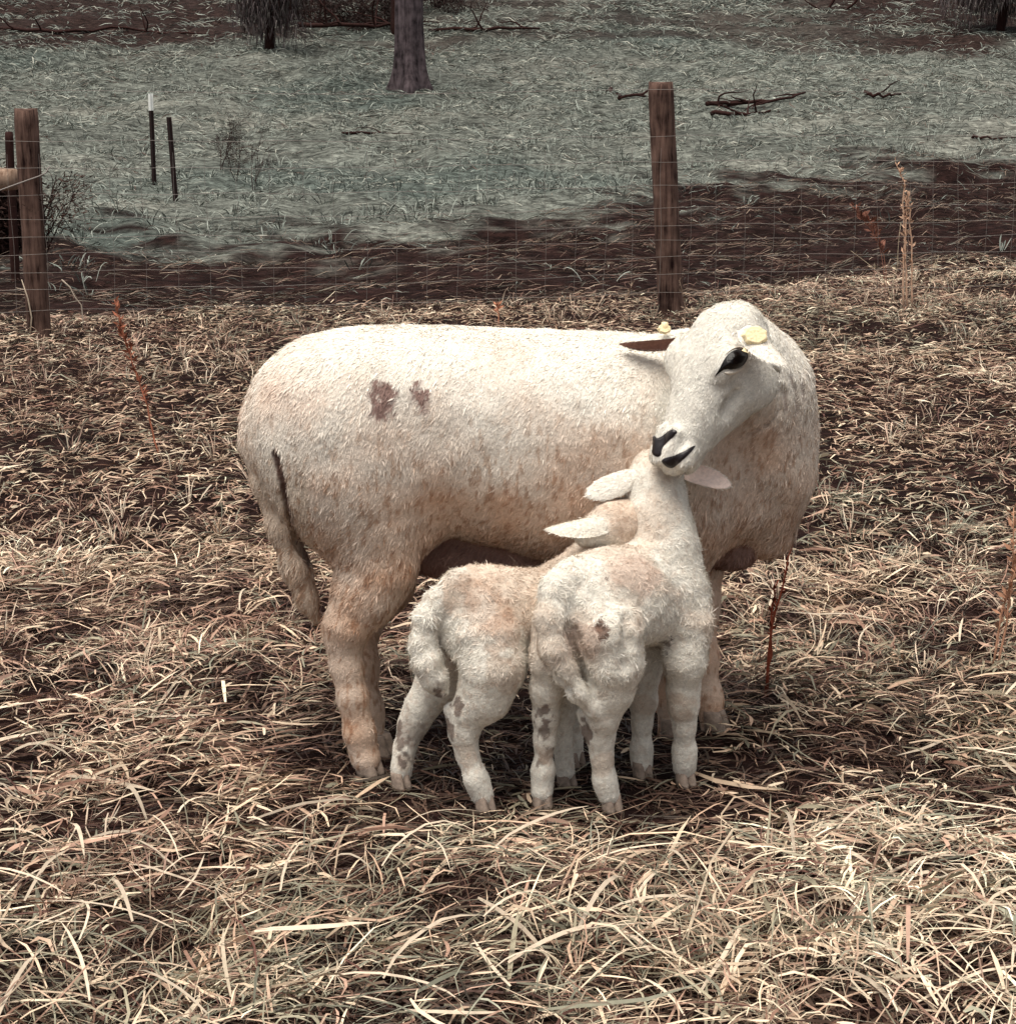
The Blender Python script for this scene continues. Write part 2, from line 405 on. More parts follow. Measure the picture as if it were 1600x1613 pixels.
def rnd_pts(seed, n, y0, y1):
    r = np.random.default_rng(seed); y = y0 + (y1 - y0) * r.random(n) ** 0.8; x = (r.random(n) * 2 - 1) * (0.31 * y + 0.4); k = (trodden(x, y) < .3) & (y < edge_y(x) + .1)
    return np.stack([x, y], 1)[k]
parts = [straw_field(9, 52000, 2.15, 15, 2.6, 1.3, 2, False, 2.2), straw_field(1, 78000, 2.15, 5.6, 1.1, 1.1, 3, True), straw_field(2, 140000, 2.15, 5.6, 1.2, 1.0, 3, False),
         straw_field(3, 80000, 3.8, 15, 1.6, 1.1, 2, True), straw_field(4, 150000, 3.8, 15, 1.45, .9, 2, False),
         tufts(5, rnd_pts(6, 120, 2.2, 5.0), 22, 0.04, 0.10, .9), tufts(7, rnd_pts(8, 420, 4.5, 12.0), 16, 0.04, 0.11, 1.2)]
# a few broad pale leaves and long stalks in the foreground
r = np.random.default_rng(11); n = 420
xy = rnd_pts(12, n + 100, 2.2, 4.2); xy = xy[r.random(len(xy)) < sstep(4.4, 2.4, xy[:, 1])]; n = len(xy)
parts.append(blades(xy[:, 0], xy[:, 1], 0.025 + 0.02 * r.random(n), (fbm2(xy[:, 0] * 1.3 + 12, xy[:, 1] * 1.3, 2) - .5) * 6 + r.normal(0.25, 0.8, n), r.uniform(0.08, 0.24, n), r.uniform(0.003, 0.0075, n),
                    r.gamma(1.5, 0.008, n), r.normal(0, 0.05, n), r.normal(0, 0.4, n), r.normal(0, 0.5, n), np.array([0.60, 0.49, 0.37]) * r.uniform(0.6, 1.15, n)[:, None], 6))
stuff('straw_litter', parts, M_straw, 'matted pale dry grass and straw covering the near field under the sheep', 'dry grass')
# hillside turf
r = np.random.default_rng(21); n = 330000
y = np.sqrt(11.0 ** 2 + r.random(n) ** 1.15 * (52.0 ** 2 - 11.0 ** 2)); x = (r.random(n) * 2 - 1) * (0.33 * y + 2.6)
hill = sstep(-1, 1.8, y - band_y(x) + (fbm2(x * 2.1 + 40, y * 3.1, 4) - 0.5) * 7)
n1 = fbm2(x * 1.2 + 3, y * 1.2 + 8, 4)
dens = (0.28 + 0.72 * hill) * (0.25 + 1.3 * sstep(0.35, 0.62, n1)); leaf = leaf_f(x, y); dens *= 1 - 0.85 * leaf
dens *= 0.15 + 1.2 * sstep(.40, .6, fbm2(x * 2.2 + 60, y * 1.5, 3)); kp = (r.random(n) < dens) & (y > edge_y(x) + 0.1); x, y, hill, leaf = x[kp], y[kp], hill[kp], leaf[kp]; n = len(x)
HP = np.array([[0.26, 0.28, 0.245], [0.18, 0.20, 0.175], [0.37, 0.365, 0.31], [0.06, 0.067, 0.06], [0.085, 0.055, 0.045]])
pk = np.stack([0.26 * hill + .04, 0.3 * hill + .12, 0.20 * hill + .03, 0.2 + 0 * x, 0.08 + 0.5 * (1 - hill)], 1); pk /= pk.sum(1, keepdims=True)
hc = HP[(r.random(n)[:, None] > np.cumsum(pk, 1)).sum(1).clip(0, 4)] * r.uniform(0.45, 1.35, n)[:, None]
hc *= (0.72 + 0.5 * fbm2(x * 0.3 + 31, y * 0.3, 3))[:, None]
sc = (y / 18.0).clip(0.7, 2.4)
hv = blades(x, y, 0.0 * x, r.normal(0.1, 0.7, n) + (r.random(n) < 0.5) * np.pi, r.uniform(0.04, 0.16, n) * sc, r.uniform(0.003, 0.009, n) * sc, r.uniform(0.0, 0.02, n) * sc, r.uniform(0.0, 0.25, n),
            r.normal(0, 0.6, n), r.normal(0.3, 0.5, n), hc, 2)
tp = np.random.default_rng(31); ty = np.sqrt(11.5 ** 2 + tp.random(5200) ** 1.1 * (48.0 ** 2 - 11.5 ** 2)); tx = (tp.random(5200) * 2 - 1) * (.3 * ty + 1)
tk = (ty > edge_y(tx) + .3) & (tp.random(5200) > leaf_f(tx, ty)) & (tp.random(5200) < .08 + .92 * sstep(-.5, 2, ty - band_y(tx))); tc = np.stack([tx, ty], 1)[tk]
tufv = tufts(32, tc, 8, .05, .16, 3.2, HP[[0, 1, 1, 3, 3]], .09, (.3, .9))
nb = 48000; by = tp.uniform(9.5, 23, nb); bx = (tp.random(nb) * 2 - 1) * (.3 * by + .8); bk = (by > edge_y(bx)) & (by < band_y(bx) + tp.normal(0, 1.2, nb)) & (tp.random(nb) < .2 + 1.2 * sstep(.4, .6, fbm2(bx * 1.2, by * 3.5 + 9, 3))); bx, by = bx[bk], by[bk]; nb = len(bx)
bandv = blades(bx, by, tp.random(nb) * .02, tp.normal(0.05, .55, nb), tp.uniform(.05, .22, nb), tp.uniform(.0025, .0065, nb), tp.random(nb) * .02, tp.normal(.03, .08, nb), tp.normal(0, .8, nb), tp.normal(.3, .5, nb),
    np.array([[.20, .13, .10], [.12, .07, .055], [.33, .25, .19], [.15, .14, .11]])[tp.integers(0, 4, nb)] * tp.uniform(.5, 1.2, nb)[:, None], 2)
stuff('hill_turf', [hv, tufv, bandv], M_hay, 'short grey green turf and dead grass over the hillside beyond the wire fence', 'turf')

# ------------------------------------------------------------------ implicit surfaces
class SDF:
    def __init__(s, lo, hi, h):
        s.lo = np.array(lo, float); s.h = h; s.n = np.ceil((np.array(hi) - s.lo) / h).astype(int) + 1
        s.D = np.full(s.n, 0.25, np.float32)
    def _sub(s, lo, hi):
        a = np.clip(np.floor((np.array(lo) - s.lo) / s.h).astype(int), 0, s.n); b = np.clip(np.ceil((np.array(hi) - s.lo) / s.h).astype(int) + 1, 0, s.n)
        sl = tuple(slice(i, j) for i, j in zip(a, b))
        g = [s.lo[i] + s.h * np.arange(a[i], b[i]) for i in range(3)]
        X, Y, Z = np.meshgrid(*g, indexing='ij'); return sl, X, Y, Z
    def _mix(s, sl, d, k, sub=False):
        a = s.D[sl]
        if a.size == 0: return
        if sub:
            d = -d; h = np.maximum(k - np.abs(a - d), 0) / k; s.D[sl] = np.maximum(a, d) + h * h * k / 4
        else:
            h = np.maximum(k - np.abs(a - d), 0) / k; s.D[sl] = np.minimum(a, d) - h * h * k / 4
    def cone(s, p, q, r1, r2, k=0.03, sub=False):
        p = np.array(p); q = np.array(q); R = max(r1, r2) + k + 0.02
        sl, X, Y, Z = s._sub(np.minimum(p, q) - R, np.maximum(p, q) + R)
        d = q - p; L2 = d.dot(d) + 1e-9
        t = np.clip(((X - p[0]) * d[0] + (Y - p[1]) * d[1] + (Z - p[2]) * d[2]) / L2, 0, 1)
        D = np.sqrt((X - p[0] - t * d[0]) ** 2 + (Y - p[1] - t * d[1]) ** 2 + (Z - p[2] - t * d[2]) ** 2) - (r1 + t * (r2 - r1))
        s._mix(sl, D, k, sub); return s
    def chain(s, pts, k=0.03):
        for (a, ra), (b, rb) in zip(pts[:-1], pts[1:]): s.cone(a, b, ra, rb, k)
        return s
    def ell(s, c, r, k=0.03, ax=None, sub=False):
        c = np.array(c); r = np.array(r, float); ax = np.eye(3) if ax is None else np.array(ax); R = r.max() + k + 0.02
        sl, X, Y, Z = s._sub(c - R, c + R); X = X - c[0]; Y = Y - c[1]; Z = Z - c[2]
        q = [(X * a[0] + Y * a[1] + Z * a[2]) for a in ax]
        k0 = np.sqrt(sum((qi / ri) ** 2 for qi, ri in zip(q, r))); k1 = np.sqrt(sum((qi / ri ** 2) ** 2 for qi, ri in zip(q, r))) + 1e-6
        s._mix(sl, k0 * (k0 - 1) / k1, k, sub); return s
    def loft(s, o, A, L, U, st, k=0.04, e=2.2):
        """st rows: t, u_top, u_bottom, half width, l offset"""
        o, A, L, U = [np.array(v, float) for v in (o, A, L, U)]; st = np.array(st, float)
        t0, t1 = st[0, 0], st[-1, 0]; R = np.abs(st[:, 1:4]).max() + k + 0.02
        c = [o + A * t for t in (t0 - .05, t1 + .05)]
        ext = R
        sl, X, Y, Z = s._sub(np.minimum(*c) - ext, np.maximum(*c) + ext); X = X - o[0]; Y = Y - o[1]; Z = Z - o[2]
        t = X * A[0] + Y * A[1] + Z * A[2]; l = X * L[0] + Y * L[1] + Z * L[2]; u = X * U[0] + Y * U[1] + Z * U[2]
        tt = np.linspace(t0, t1, 400)
        def sm(a, sq=False):
            a = np.interp(tt, st[:, 0], a)
            kk = np.exp(-np.linspace(-2, 2, 17) ** 2); kk /= kk.sum(); return np.convolve(np.pad(a, 8, 'edge'), kk, 'valid')
        hw = sm(st[:, 3]); top = sm(st[:, 1]); bot = sm(st[:, 2]); off = sm(st[:, 4]) if st.shape[1] > 4 else 0 * hw
        tc = np.clip(t, t0, t1)
        W = np.interp(tc, tt, hw); T = np.interp(tc, tt, top); B = np.interp(tc, tt, bot); O = np.interp(tc, tt, off)
        hh = (T - B) / 2; uc = (T + B) / 2
        rr = ((np.abs((l - O) / W)) ** e + (np.abs((u - uc) / hh)) ** e) ** (1 / e)
        dl = (rr - 1) * np.minimum(W, hh)
        dt = np.abs(t - tc)
        D = np.where(dt > 0, np.where(dl > 0, np.sqrt(dl ** 2 + dt ** 2), dt), dl)
        s._mix(sl, D, k); return s
    def hit(s, px, py, dep=0.0):
        r = ray(px, py); d = np.arange(2.7, 3.8, .0015); q = np.array([0, 0, CAMH]) + r[None] * (d / r[1])[:, None]
        i = np.round((q - s.lo) / s.h).astype(int); ok = ((i >= 0) & (i < s.n)).all(1); v = np.full(len(d), 1.0); ii = i[ok]; v[ok] = s.D[ii[:, 0], ii[:, 1], ii[:, 2]]
        k = int(np.argmax(v < 0)); return q[k] + r / np.linalg.norm(r) * dep if v[k] < 0 else None
    def crease(s, pts, r=.004, k=.012, dep=.001):
        h = [s.hit(a, b, dep) for a, b in pts]
        for a, b in zip(h[:-1], h[1:]):
            if a is not None and b is not None and np.linalg.norm(a - b) < .12: s.cone(a, b, r, r, k, sub=True)
        return s
    def groove(s, pts, rr, k=.006, dep=0.0):
        h = [s.hit(a, b, dep) for a, b in pts]
        for i in range(len(h) - 1):
            if h[i] is not None and h[i + 1] is not None and np.linalg.norm(h[i] - h[i + 1]) < .12: s.cone(h[i], h[i + 1], rr[i], rr[i + 1], k, sub=True)
        return np.array([q for q in h if q is not None])
    def noise(s, scale, amp):
        m = np.abs(s.D) < amp * 2 + s.h * 2; i = np.argwhere(m); p = s.lo + i * s.h
        s.D[m] += (fbm3(p * scale + 50, 3) - 0.5) * 2 * amp * (.25 + .75 * sstep(.14, .30, p[:, 2])); return s
    def mesh(s):
        D = s.D; ins = D < 0; n = D.shape
        c = np.zeros((n[0] - 1, n[1] - 1, n[2] - 1), np.uint8)
        for dx in (0, 1):
            for dy in (0, 1):
                for dz in (0, 1): c += ins[dx:n[0] - 1 + dx, dy:n[1] - 1 + dy, dz:n[2] - 1 + dz]
        act = (c > 0) & (c < 8); cells = np.argwhere(act); idx = np.full(act.shape, -1, np.int64); idx[act] = np.arange(len(cells))
        acc = np.zeros((len(cells), 3)); cnt = np.zeros(len(cells))
        corner = {}
        for k in range(8):
            o = np.array([k & 1, (k >> 1) & 1, (k >> 2) & 1]); q = cells + o; corner[k] = D[q[:, 0], q[:, 1], q[:, 2]].astype(float)
        for a in range(8):
            for bit in (1, 2, 4):
                if a & bit: continue
                b = a | bit; va, vb = corner[a], corner[b]; m = (va < 0) != (vb < 0)
                t = np.where(m, va / np.where(m, va - vb, 1), 0)
                oa = np.array([a & 1, (a >> 1) & 1, (a >> 2) & 1], float); ob = np.array([b & 1, (b >> 1) & 1, (b >> 2) & 1], float)
                acc += m[:, None] * (oa + t[:, None] * (ob - oa)); cnt += m
        V = s.lo + (cells + acc / cnt[:, None]) * s.h
        Q = []
        for ax in range(3):
            o = [1, 1, 1]; o[ax] = 0; b, cc = [i for i in range(3) if i != ax]
            sl0 = [slice(1, n[i] - 1) for i in range(3)]; sl0[ax] = slice(0, n[ax] - 1); sl1 = list(sl0); sl1[ax] = slice(1, n[ax])
            i0 = ins[tuple(sl0)]; i1 = ins[tuple(sl1)]
            e = np.argwhere(i0 != i1); 
            if not len(e): continue
            sg = i0[tuple(e.T)]
            base = e.copy(); base[:, b] += 1; base[:, cc] += 1
            def cell(db, dc):
                q = base.copy(); q[:, b] -= db; q[:, cc] -= dc; return idx[q[:, 0], q[:, 1], q[:, 2]]
            q = np.stack([cell(1, 1), cell(0, 1), cell(0, 0), cell(1, 0)], 1)
            flip = sg if ax != 1 else ~sg
            q[~flip] = q[~flip][:, ::-1]
            Q.append(q)
        Q = np.concatenate(Q); Q = Q[(Q >= 0).all(1)]
        used = np.zeros(len(V), bool); used[Q.ravel()] = True; mp = np.cumsum(used) - 1
        return V[used], mp[Q]
def face_np(V, Q):
    a = V[Q[:, 2]] - V[Q[:, 0]]; b = V[Q[:, 3]] - V[Q[:, 1]]; n = np.cross(a, b); ar = np.linalg.norm(n, axis=1); return n / (ar[:, None] + 1e-12), ar / 2

def fur(name, V, Q, parent, origin, colf, lenf, flowf, count, width, seed, lift=0.35, curl=0.25, avoid=None, avd=0.006, densf=None, cf=14, cr=1.0):
    r = np.random.default_rng(seed); nf, ar = face_np(V, Q)
    vn = np.zeros_like(V)
    for k in range(4): np.add.at(vn, Q[:, k], nf * ar[:, None])
    vn /= np.linalg.norm(vn, axis=1)[:, None] + 1e-12
    cen = V[Q].mean(1); p = ar.copy()
    if densf is not None: p = p * densf(cen)
    p /= p.sum()
    f = r.choice(len(Q), count, p=p); uv = r.random((count, 2)); a, b = uv[:, :1], uv[:, 1:]
    q = V[Q[f]]; pt = q[:, 0] * (1 - a) * (1 - b) + q[:, 1] * a * (1 - b) + q[:, 2] * a * b + q[:, 3] * (1 - a) * b
    m = vn[Q[f]]; nn = m[:, 0] * (1 - a) * (1 - b) + m[:, 1] * a * (1 - b) + m[:, 2] * a * b + m[:, 3] * (1 - a) * b
    nn /= np.linalg.norm(nn, axis=1)[:, None] + 1e-9
    L = lenf(pt) * np.exp(r.normal(0, 0.3, count)); keep = L > 0.0006
    if avoid is not None:
        for ap, rad in avoid:
            for s0 in range(0, len(ap), 64):
                dd = ((pt[:, None] - ap[None, s0:s0 + 64]) ** 2).sum(-1).min(1) if len(pt) < 1 else None
            lo = ap.min(0) - rad; hi = ap.max(0) + rad; c = np.where(((pt > lo) & (pt < hi)).all(1))[0]
            if len(c):
                dd = np.full(len(c), 9.0)
                for s0 in range(0, len(ap), 32): dd = np.minimum(dd, ((pt[c][:, None] - ap[None, s0:s0 + 32]) ** 2).sum(-1).min(1))
                keep[c[dd < rad * rad]] = False
    pt, nn, L = pt[keep], nn[keep], L[keep]; n = len(pt)
    fl = flowf(pt) + (np.stack([fbm3(pt * cf + 5, 2), fbm3(pt * cf + 25, 2), fbm3(pt * cf + 45, 2)], 1) - 0.5) * 4 * curl + r.normal(0, curl * cr, (n, 3))
    t = fl - nn * (fl * nn).sum(1)[:, None]; t /= np.linalg.norm(t, axis=1)[:, None] + 1e-9
    s = np.cross(nn, t); s += nn * r.normal(0, 0.25, n)[:, None]; w = (width * np.exp(r.normal(0, 0.3, n)) * np.clip(L / 0.012, 0.45, 1.3))[:, None] * 0.5
    L = L[:, None]; li = lift * np.exp(r.normal(0, 0.35, n))[:, None]; bend = r.normal(0, curl * 0.6, n)[:, None] * L * s
    b0 = pt - nn * 0.0008
    m1 = pt + t * L * 0.5 + nn * L * 0.5 * li + bend * 0.5; tip = pt + t * L * 0.97 + nn * L * li * 0.62 + bend
    Vv = np.stack([b0 - s * w * 0.8, b0 + s * w * 0.8, m1 - s * w, m1 + s * w, tip], 1).reshape(-1, 3)
    k = np.arange(n) * 5
    Qf = np.stack([k, k + 1, k + 3, k + 2], 1); Tf = np.stack([k + 2, k + 3, k + 4], 1)
    col = colf(pt, nn) * np.exp(r.normal(0, 0.10, n))[:, None]
    return mesh_np(name, Vv, [Qf, Tf], M_fur, parent, np.repeat(col, 5, 0), True, origin)
def bvh_of(V, Q): return BVHTree.FromPolygons([tuple(v) for v in V.tolist()], Q.tolist())
def inpoly(x, y, poly):
    ins = np.zeros(len(x), bool); n = len(poly)
    for i in range(n):
        x0, y0 = poly[i]; x1, y1 = poly[(i + 1) % n]
        c = ((y0 > y) != (y1 > y)) & (x < (x1 - x0) * (y - y0) / (y1 - y0 + 1e-12) + x0); ins ^= c
    return ins
def polydist(x, y, poly):
    d = np.full(len(x), 1e9)
    for i in range(len(poly)):
        a = np.array(poly[i]); b = np.array(poly[(i + 1) % len(poly)]); e = b - a
        t = np.clip(((x - a[0]) * e[0] + (y - a[1]) * e[1]) / (e.dot(e) + 1e-9), 0, 1)
        d = np.minimum(d, np.hypot(x - a[0] - t * e[0], y - a[1] - t * e[1]))
    return d
def chaikin(p, n=2):
    p = [np.array(q, float) for q in p]
    for _ in range(n): p = [c for i in range(len(p)) for c in (p[i] * .75 + p[(i + 1) % len(p)] * .25, p[i] * .25 + p[(i + 1) % len(p)] * .75)]
    return p
def patch(name, poly, bvh, mat, parent, origin, base=0.0012, dome=0.002, step=0.8, rise=5.0):
    """a raised skin feature lying on the body where the outline falls on it"""
    poly = chaikin(poly, 2); pa = np.array(poly); x0, y0 = pa.min(0) - 1; x1, y1 = pa.max(0) + 1
    gx = np.arange(x0, x1 + step, step); gy = np.arange(y0, y1 + step, step); X, Y = np.meshgrid(gx, gy, indexing='ij')
    ins = inpoly(X.ravel(), Y.ravel(), poly); dist = polydist(X.ravel(), Y.ravel(), poly)
    ok = ins | (dist < step * 0.75); idx = np.full(X.size, -1); V = []; o = Vector((0, 0, CAMH))
    for i in np.where(ok)[0]:
        rr = Vector(ray(X.ravel()[i], Y.ravel()[i])).normalized(); loc, nor, fi, dd = bvh.ray_cast(o, rr)
        if loc is None: continue
        if nor.dot(rr) > 0: nor = -nor
        h = base + dome * min(1, dist[i] / rise) if ins[i] else -0.001
        idx[i] = len(V); V.append(loc + nor * h)
    g = idx.reshape(X.shape); q = np.stack([g[:-1, :-1], g[1:, :-1], g[1:, 1:], g[:-1, 1:]], -1).reshape(-1, 4); q = q[(q >= 0).all(1)]
    V = np.array([list(v) for v in V])
    return mesh_np(name, V, [q], mat, parent, None, True, origin), V
def ear_mesh(root, d, up, length, width, cup=0.35, th=0.004):
    """leaf shaped cupped ear; returns V,Q (closed)"""
    d = np.array(d, float); d /= np.linalg.norm(d); up = np.array(up, float); up -= d * up.dot(d); up /= np.linalg.norm(up); s = np.cross(d, up)
    nt, ns = 18, 10; V = []
    for side in (0, 1):
        for i in range(nt + 1):
            t = i / nt; w = width * (0.34 + 0.66 * math.sin(math.pi * min(1, t * 0.95 + 0.08)) ** 0.7) if t < 0.5 else width * max(0.02, (1 - ((t - 0.5) / 0.5) ** 2.3)) ** 0.7
            for j in range(ns + 1):
                a = (j / ns * 2 - 1); bend = cup * (1 - 0.6 * t)
                V.append(root + d * length * t + s * (w * 0.5 * math.sin(a * 1.2) / math.sin(1.2)) + up * (bend * w * (a * a - 0.5) - 0.12 * length * t * t + (th * (1 - abs(a) ** 3) * (1 - 0.7 * t) if side else -th * (1 - abs(a) ** 3) * (1 - .7 * t))))
    V = np.array(V); m = (nt + 1) * (ns + 1); Q = []
    for i in range(nt):
        for j in range(ns):
            a = i * (ns + 1) + j; Q.append([a, a + 1, a + ns + 2, a + ns + 1]); Q.append([m + a + ns + 1, m + a + ns + 2, m + a + 1, m + a])
    for i in range(nt):
        for j in (0, ns):
            a = i * (ns + 1) + j; Q.append([a, a + ns + 1, m + a + ns + 1, m + a])
    a = nt * (ns + 1)
    for j in range(ns): Q.append([a + j, a + j + 1, m + a + j + 1, m + a + j])
    return V, np.array(Q)
def hoof(px_center, size, fwd, parent, origin, mat=None):
    """two claws side by side"""
    mb = MB(); f = np.array([fwd[0], fwd[1], 0.0]); f /= np.linalg.norm(f); s = np.array([-f[1], f[0], 0])
    for sg in (-1, 1):
        c = np.array(px_center) + s * sg * size * 0.36
        V = []; nz, na = 5, 12
        for i in range(nz + 1):
            t = i / nz; a = np.arange(na) / na * 2 * np.pi
            rx = size * (0.85 - 0.25 * t); ry = size * 0.47 * (1 - 0.10 * t); sh = size * (0.22 - 0.34 * t)
            V.append(c + f * (rx * np.cos(a) * np.where(np.cos(a) > 0, 1.15, 0.8) + sh)[:, None] + s * (ry * np.sin(a))[:, None] + np.array([0, 0, 1.0]) * (size * 1.35 * t))
        V = np.concatenate(V + [c[None] + 0, (c + f * (-.1 * size) + np.array([0, 0, size * 1.4]))[None]])
        i = np.arange(nz)[:, None] * na; j = np.arange(na)[None]; j2 = (j + 1) % na
        Q = np.stack([i + j, i + j2, i + na + j2, i + na + j], -1).reshape(-1, 4); a = np.arange(na); b = (a + 1) % na
        T = np.concatenate([np.stack([b, a, np.full(na, (nz + 1) * na)], 1), np.stack([nz * na + a, nz * na + b, np.full(na, (nz + 1) * na + 1)], 1)])
        mb.add(V, Q, T)
    return mb.build('hoof', mat or M_hoof, parent, origin)

def pr(*L): return [(P(a, b, d), r) for a, b, d, r in L]
def pl(*L): return [(P(a, b, d), r * (1 - .14 * float(sstep(1060, 1120, b)))) for a, b, d, r in L]
def densify(p, k=5): return np.concatenate([p[i] + (p[i + 1] - p[i]) * np.linspace(0, 1, k)[:, None] for i in range(len(p) - 1)])
def orient(V, Q):
    a, b, c, d = (V[Q[:, i]] for i in range(4)); o = V.mean(0)
    vol = (np.cross(b - a, c - a) * (a - o)).sum() + (np.cross(c - a, d - a) * (a - o)).sum()
    return Q if vol > 0 else Q[:, ::-1].copy()
def mixc(a, b, t): return a + (b - a) * t[:, None]
CREAM = np.array([0.81, 0.76, 0.675]); TAN = np.array([0.60, 0.425, 0.315]); GREYC = np.array([0.79, 0.755, 0.68])

# ================================================================= EWE
h = 0.0037
ewe_o = P(800, 1150, 3.38); ewe_o[2] = 0.0
ewe = empty('ewe', ewe_o)
tag(ewe, 'large white ewe with two brown flank marks, head turned back over a lamb', 'sheep')
dax = lambda px: 3.31 + (px - 385) / 815.0 * 0.16
st = []
oA = P(385, 700, dax(385)); eA = P(1200, 700, dax(1200)); A = eA - oA; A[2] = 0; A /= np.linalg.norm(A); Lr = np.array([A[1], -A[0], 0])
for px, tp, bt, hw in [(381, 668, 700, .03), (386, 636, 720, .065), (398, 604, 742, .10), (418, 576, 770, .13), (448, 551, 800, .160), (490, 531, 832, .185), (550, 518, 850, .200), (620, 514, 846, .19),
                       (700, 515, 836, .2), (780, 517, 854, .207), (860, 520, 878, .21), (940, 524, 888, .207), (1020, 528, 893, .198), (1090, 545, 872, .18), (1150, 570, 838, .155), (1200, 610, 838, .12), (1232, 650, 835, .085), (1248, 690, 820, .04)]:
    a = P(px, tp, dax(px)); b = P(px, bt, dax(px)); m = (a + b) / 2
    st.append(((m - oA).dot(A), a[2] - oA[2], b[2] - oA[2], hw))
S = SDF((-0.50, 2.95, -0.01), (0.60, 3.75, 0.93), h)
S.loft(oA, A, Lr, (0, 0, 1), st, 0.05, 2.25)
# hip, haunch, thigh and hind legs
S.ell(P(545, 700, 3.235), (.125, .075, .14), .09)
S.chain(pr((556, 770, 3.270, .100), (588, 840, 3.245, .076)), .085)
S.chain(pr((588, 840, 3.245, .076), (597, 892, 3.225, .063), (574, 942, 3.21, .053), (549, 985, 3.20, .042)), .02)
S.chain(pr((600, 835, 3.25, .060), (640, 825, 3.27, .040)), .05)
S.chain(pr((549, 985, 3.20, .041), (543, 1005, 3.205, .034), (546, 1048, 3.20, .029), (556, 1100, 3.19, .026), (567, 1155, 3.19, .027), (573, 1185, 3.19, .0235), (577, 1198, 3.185, .025)), .015)
S.cone(P(521, 985, 3.21), P(530, 1005, 3.21), .014, .014, .02)
S.chain(pr((600, 850, 3.42, .085), (600, 920, 3.40, .055), (566, 985, 3.37, .034), (570, 1050, 3.33, .026), (580, 1120, 3.31, .0235), (590, 1188, 3.29, .025)), .03)
S.ell(P(712, 868, 3.40), (.085, .06, .050), .02)
S.ell(P(800, 878, 3.42), (.13, .08, .040), .03)           # udder
# tail
S.chain(pr((412, 650, 3.30, .036), (408, 700, 3.285, .031), (422, 760, 3.275, .027), (446, 830, 3.265, .0255), (466, 895, 3.26, .023), (483, 945, 3.26, .017), (499, 978, 3.26, .008)), .02)
# shoulder, forelegs
S.ell(P(1070, 760, 3.37), (.10, .10, .15), .07)
S.chain(pr((1075, 850, 3.36, .06), (1068, 930, 3.37, .043), (1062, 1030, 3.385, .031), (1058, 1100, 3.39, .024), (1056, 1160, 3.395, .025)), .03)
S.chain(pr((1100, 860, 3.50, .055), (1098, 950, 3.47, .036), (1106, 1035, 3.44, .025), (1117, 1100, 3.43, .021), (1122, 1150, 3.42, .0225)), .03)
# neck and chest
S.chain(pr((1165, 560, 3.33, .082), (1185, 610, 3.37, .097), (1186, 680, 3.41, .105), (1182, 735, 3.42, .103), (1160, 775, 3.41, .080)), .05)
S.chain(pr((1205, 760, 3.42, .082), (1212, 838, 3.43, .050)), .03)
S.chain(pr((1100, 800, 3.38, .07), (1092, 850, 3.39, .05)), .03)
S.ell(P(1150, 868, 3.42), (.050, .05, .036), .008)
for px, py in ((1232, 610), (1244, 622), (1256, 612)):      # skin folds on the neck
    pass
# head
H0 = P(1150, 512, 3.22)
pz = math.radians(31); Uh = np.array([-.77, -.64, 0]) / math.hypot(.77, .64)
HF = math.sin(pz) * Uh + np.array([0, 0, -math.cos(pz)]); HU = math.cos(pz) * Uh + np.array([0, 0, math.sin(pz)]); HS = np.array([-Uh[1], Uh[0], 0.0])
def HP_(t, u, s): return H0 + HF * t + HU * u + HS * s
S.loft(H0, HF, HS, HU, [(-.045, .0, -.05, .02), (-.03, .025, -.065, .042), (0.0, .048, -.085, .060), (.04, .058, -.100, .0665), (.08, .058, -.108, .070), (.115, .052, -.102, .066), (.15, .044, -.086, .054), (.19, .037, -.066, .044), (.220, .034, -.050, .0395), (.248, .029, -.038, .036), (.266, .018, -.028, .028), (.276, .003, -.014, .014)], .011, 2.3)
for sg in (1, -1):
    S.ell(HP_(.078, .030, .055 * sg), (.034, .020, .018), .018, [HF, HU, HS])      # brow
    S.ell(HP_(.062, -.060, .054 * sg), (.052, .046, .024), .02, [HF, HU, HS])     # cheek
    S.ell(HP_(.135, -.015, .058 * sg), (.030, .012, .012), .016, [HF, HU, HS], sub=True)
    S.ell(HP_(.245, .004, .033 * sg), (.024, .018, .012), .012, [HF, HU, HS])      # muzzle pad
    S.cone(HP_(.215, .034, .016 * sg), HP_(.262, .022, .010 * sg), .010, .011, .01)
S.ell(HP_(.236, -.040, 0), (.028, .011, .024), .010, [HF, HU, HS])               # chin
S.cone(HP_(.288, -.020, .0), HP_(.245, -.026, -.045), .0035, .003, .005, sub=True)
CR = []
for cr in ([(1228, 590), (1236, 615), (1238, 645)], [(1244, 588), (1253, 612), (1256, 650)], [(1262, 600), (1268, 630)], [(1222, 562), (1226, 590)]): CR.append(S.groove(cr, [.002, .0045, .002][:len(cr)], .004, .0))
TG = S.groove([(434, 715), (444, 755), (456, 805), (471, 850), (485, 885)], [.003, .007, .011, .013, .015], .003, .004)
S.cone(P(474, 858, 3.17), P(512, 945, 3.18), .016, .019, .004, sub=True); S.cone(P(474, 858, 3.21), P(512, 945, 3.22), .012, .013, .004, sub=True)
S.groove([(1221, 575), (1229, 612), (1228, 645), (1208, 668), (1165, 690)], [.003, .004, .005, .005, .004], .006, 0)
S.noise(9, .006); S.noise(28, .0022)
V, Q = S.mesh(); Q = orient(V, Q)
mkA = P(602, 626, 3.15); mkB = P(662, 633, 3.15)
HD = np.array([H0, HP_(.29, 0, 0)])
def seg_dist(p, a, b):
    d = b - a; t = np.clip(((p - a) @ d) / d.dot(d), 0, 1); return np.linalg.norm(p - a - t[:, None] * d, axis=1), t
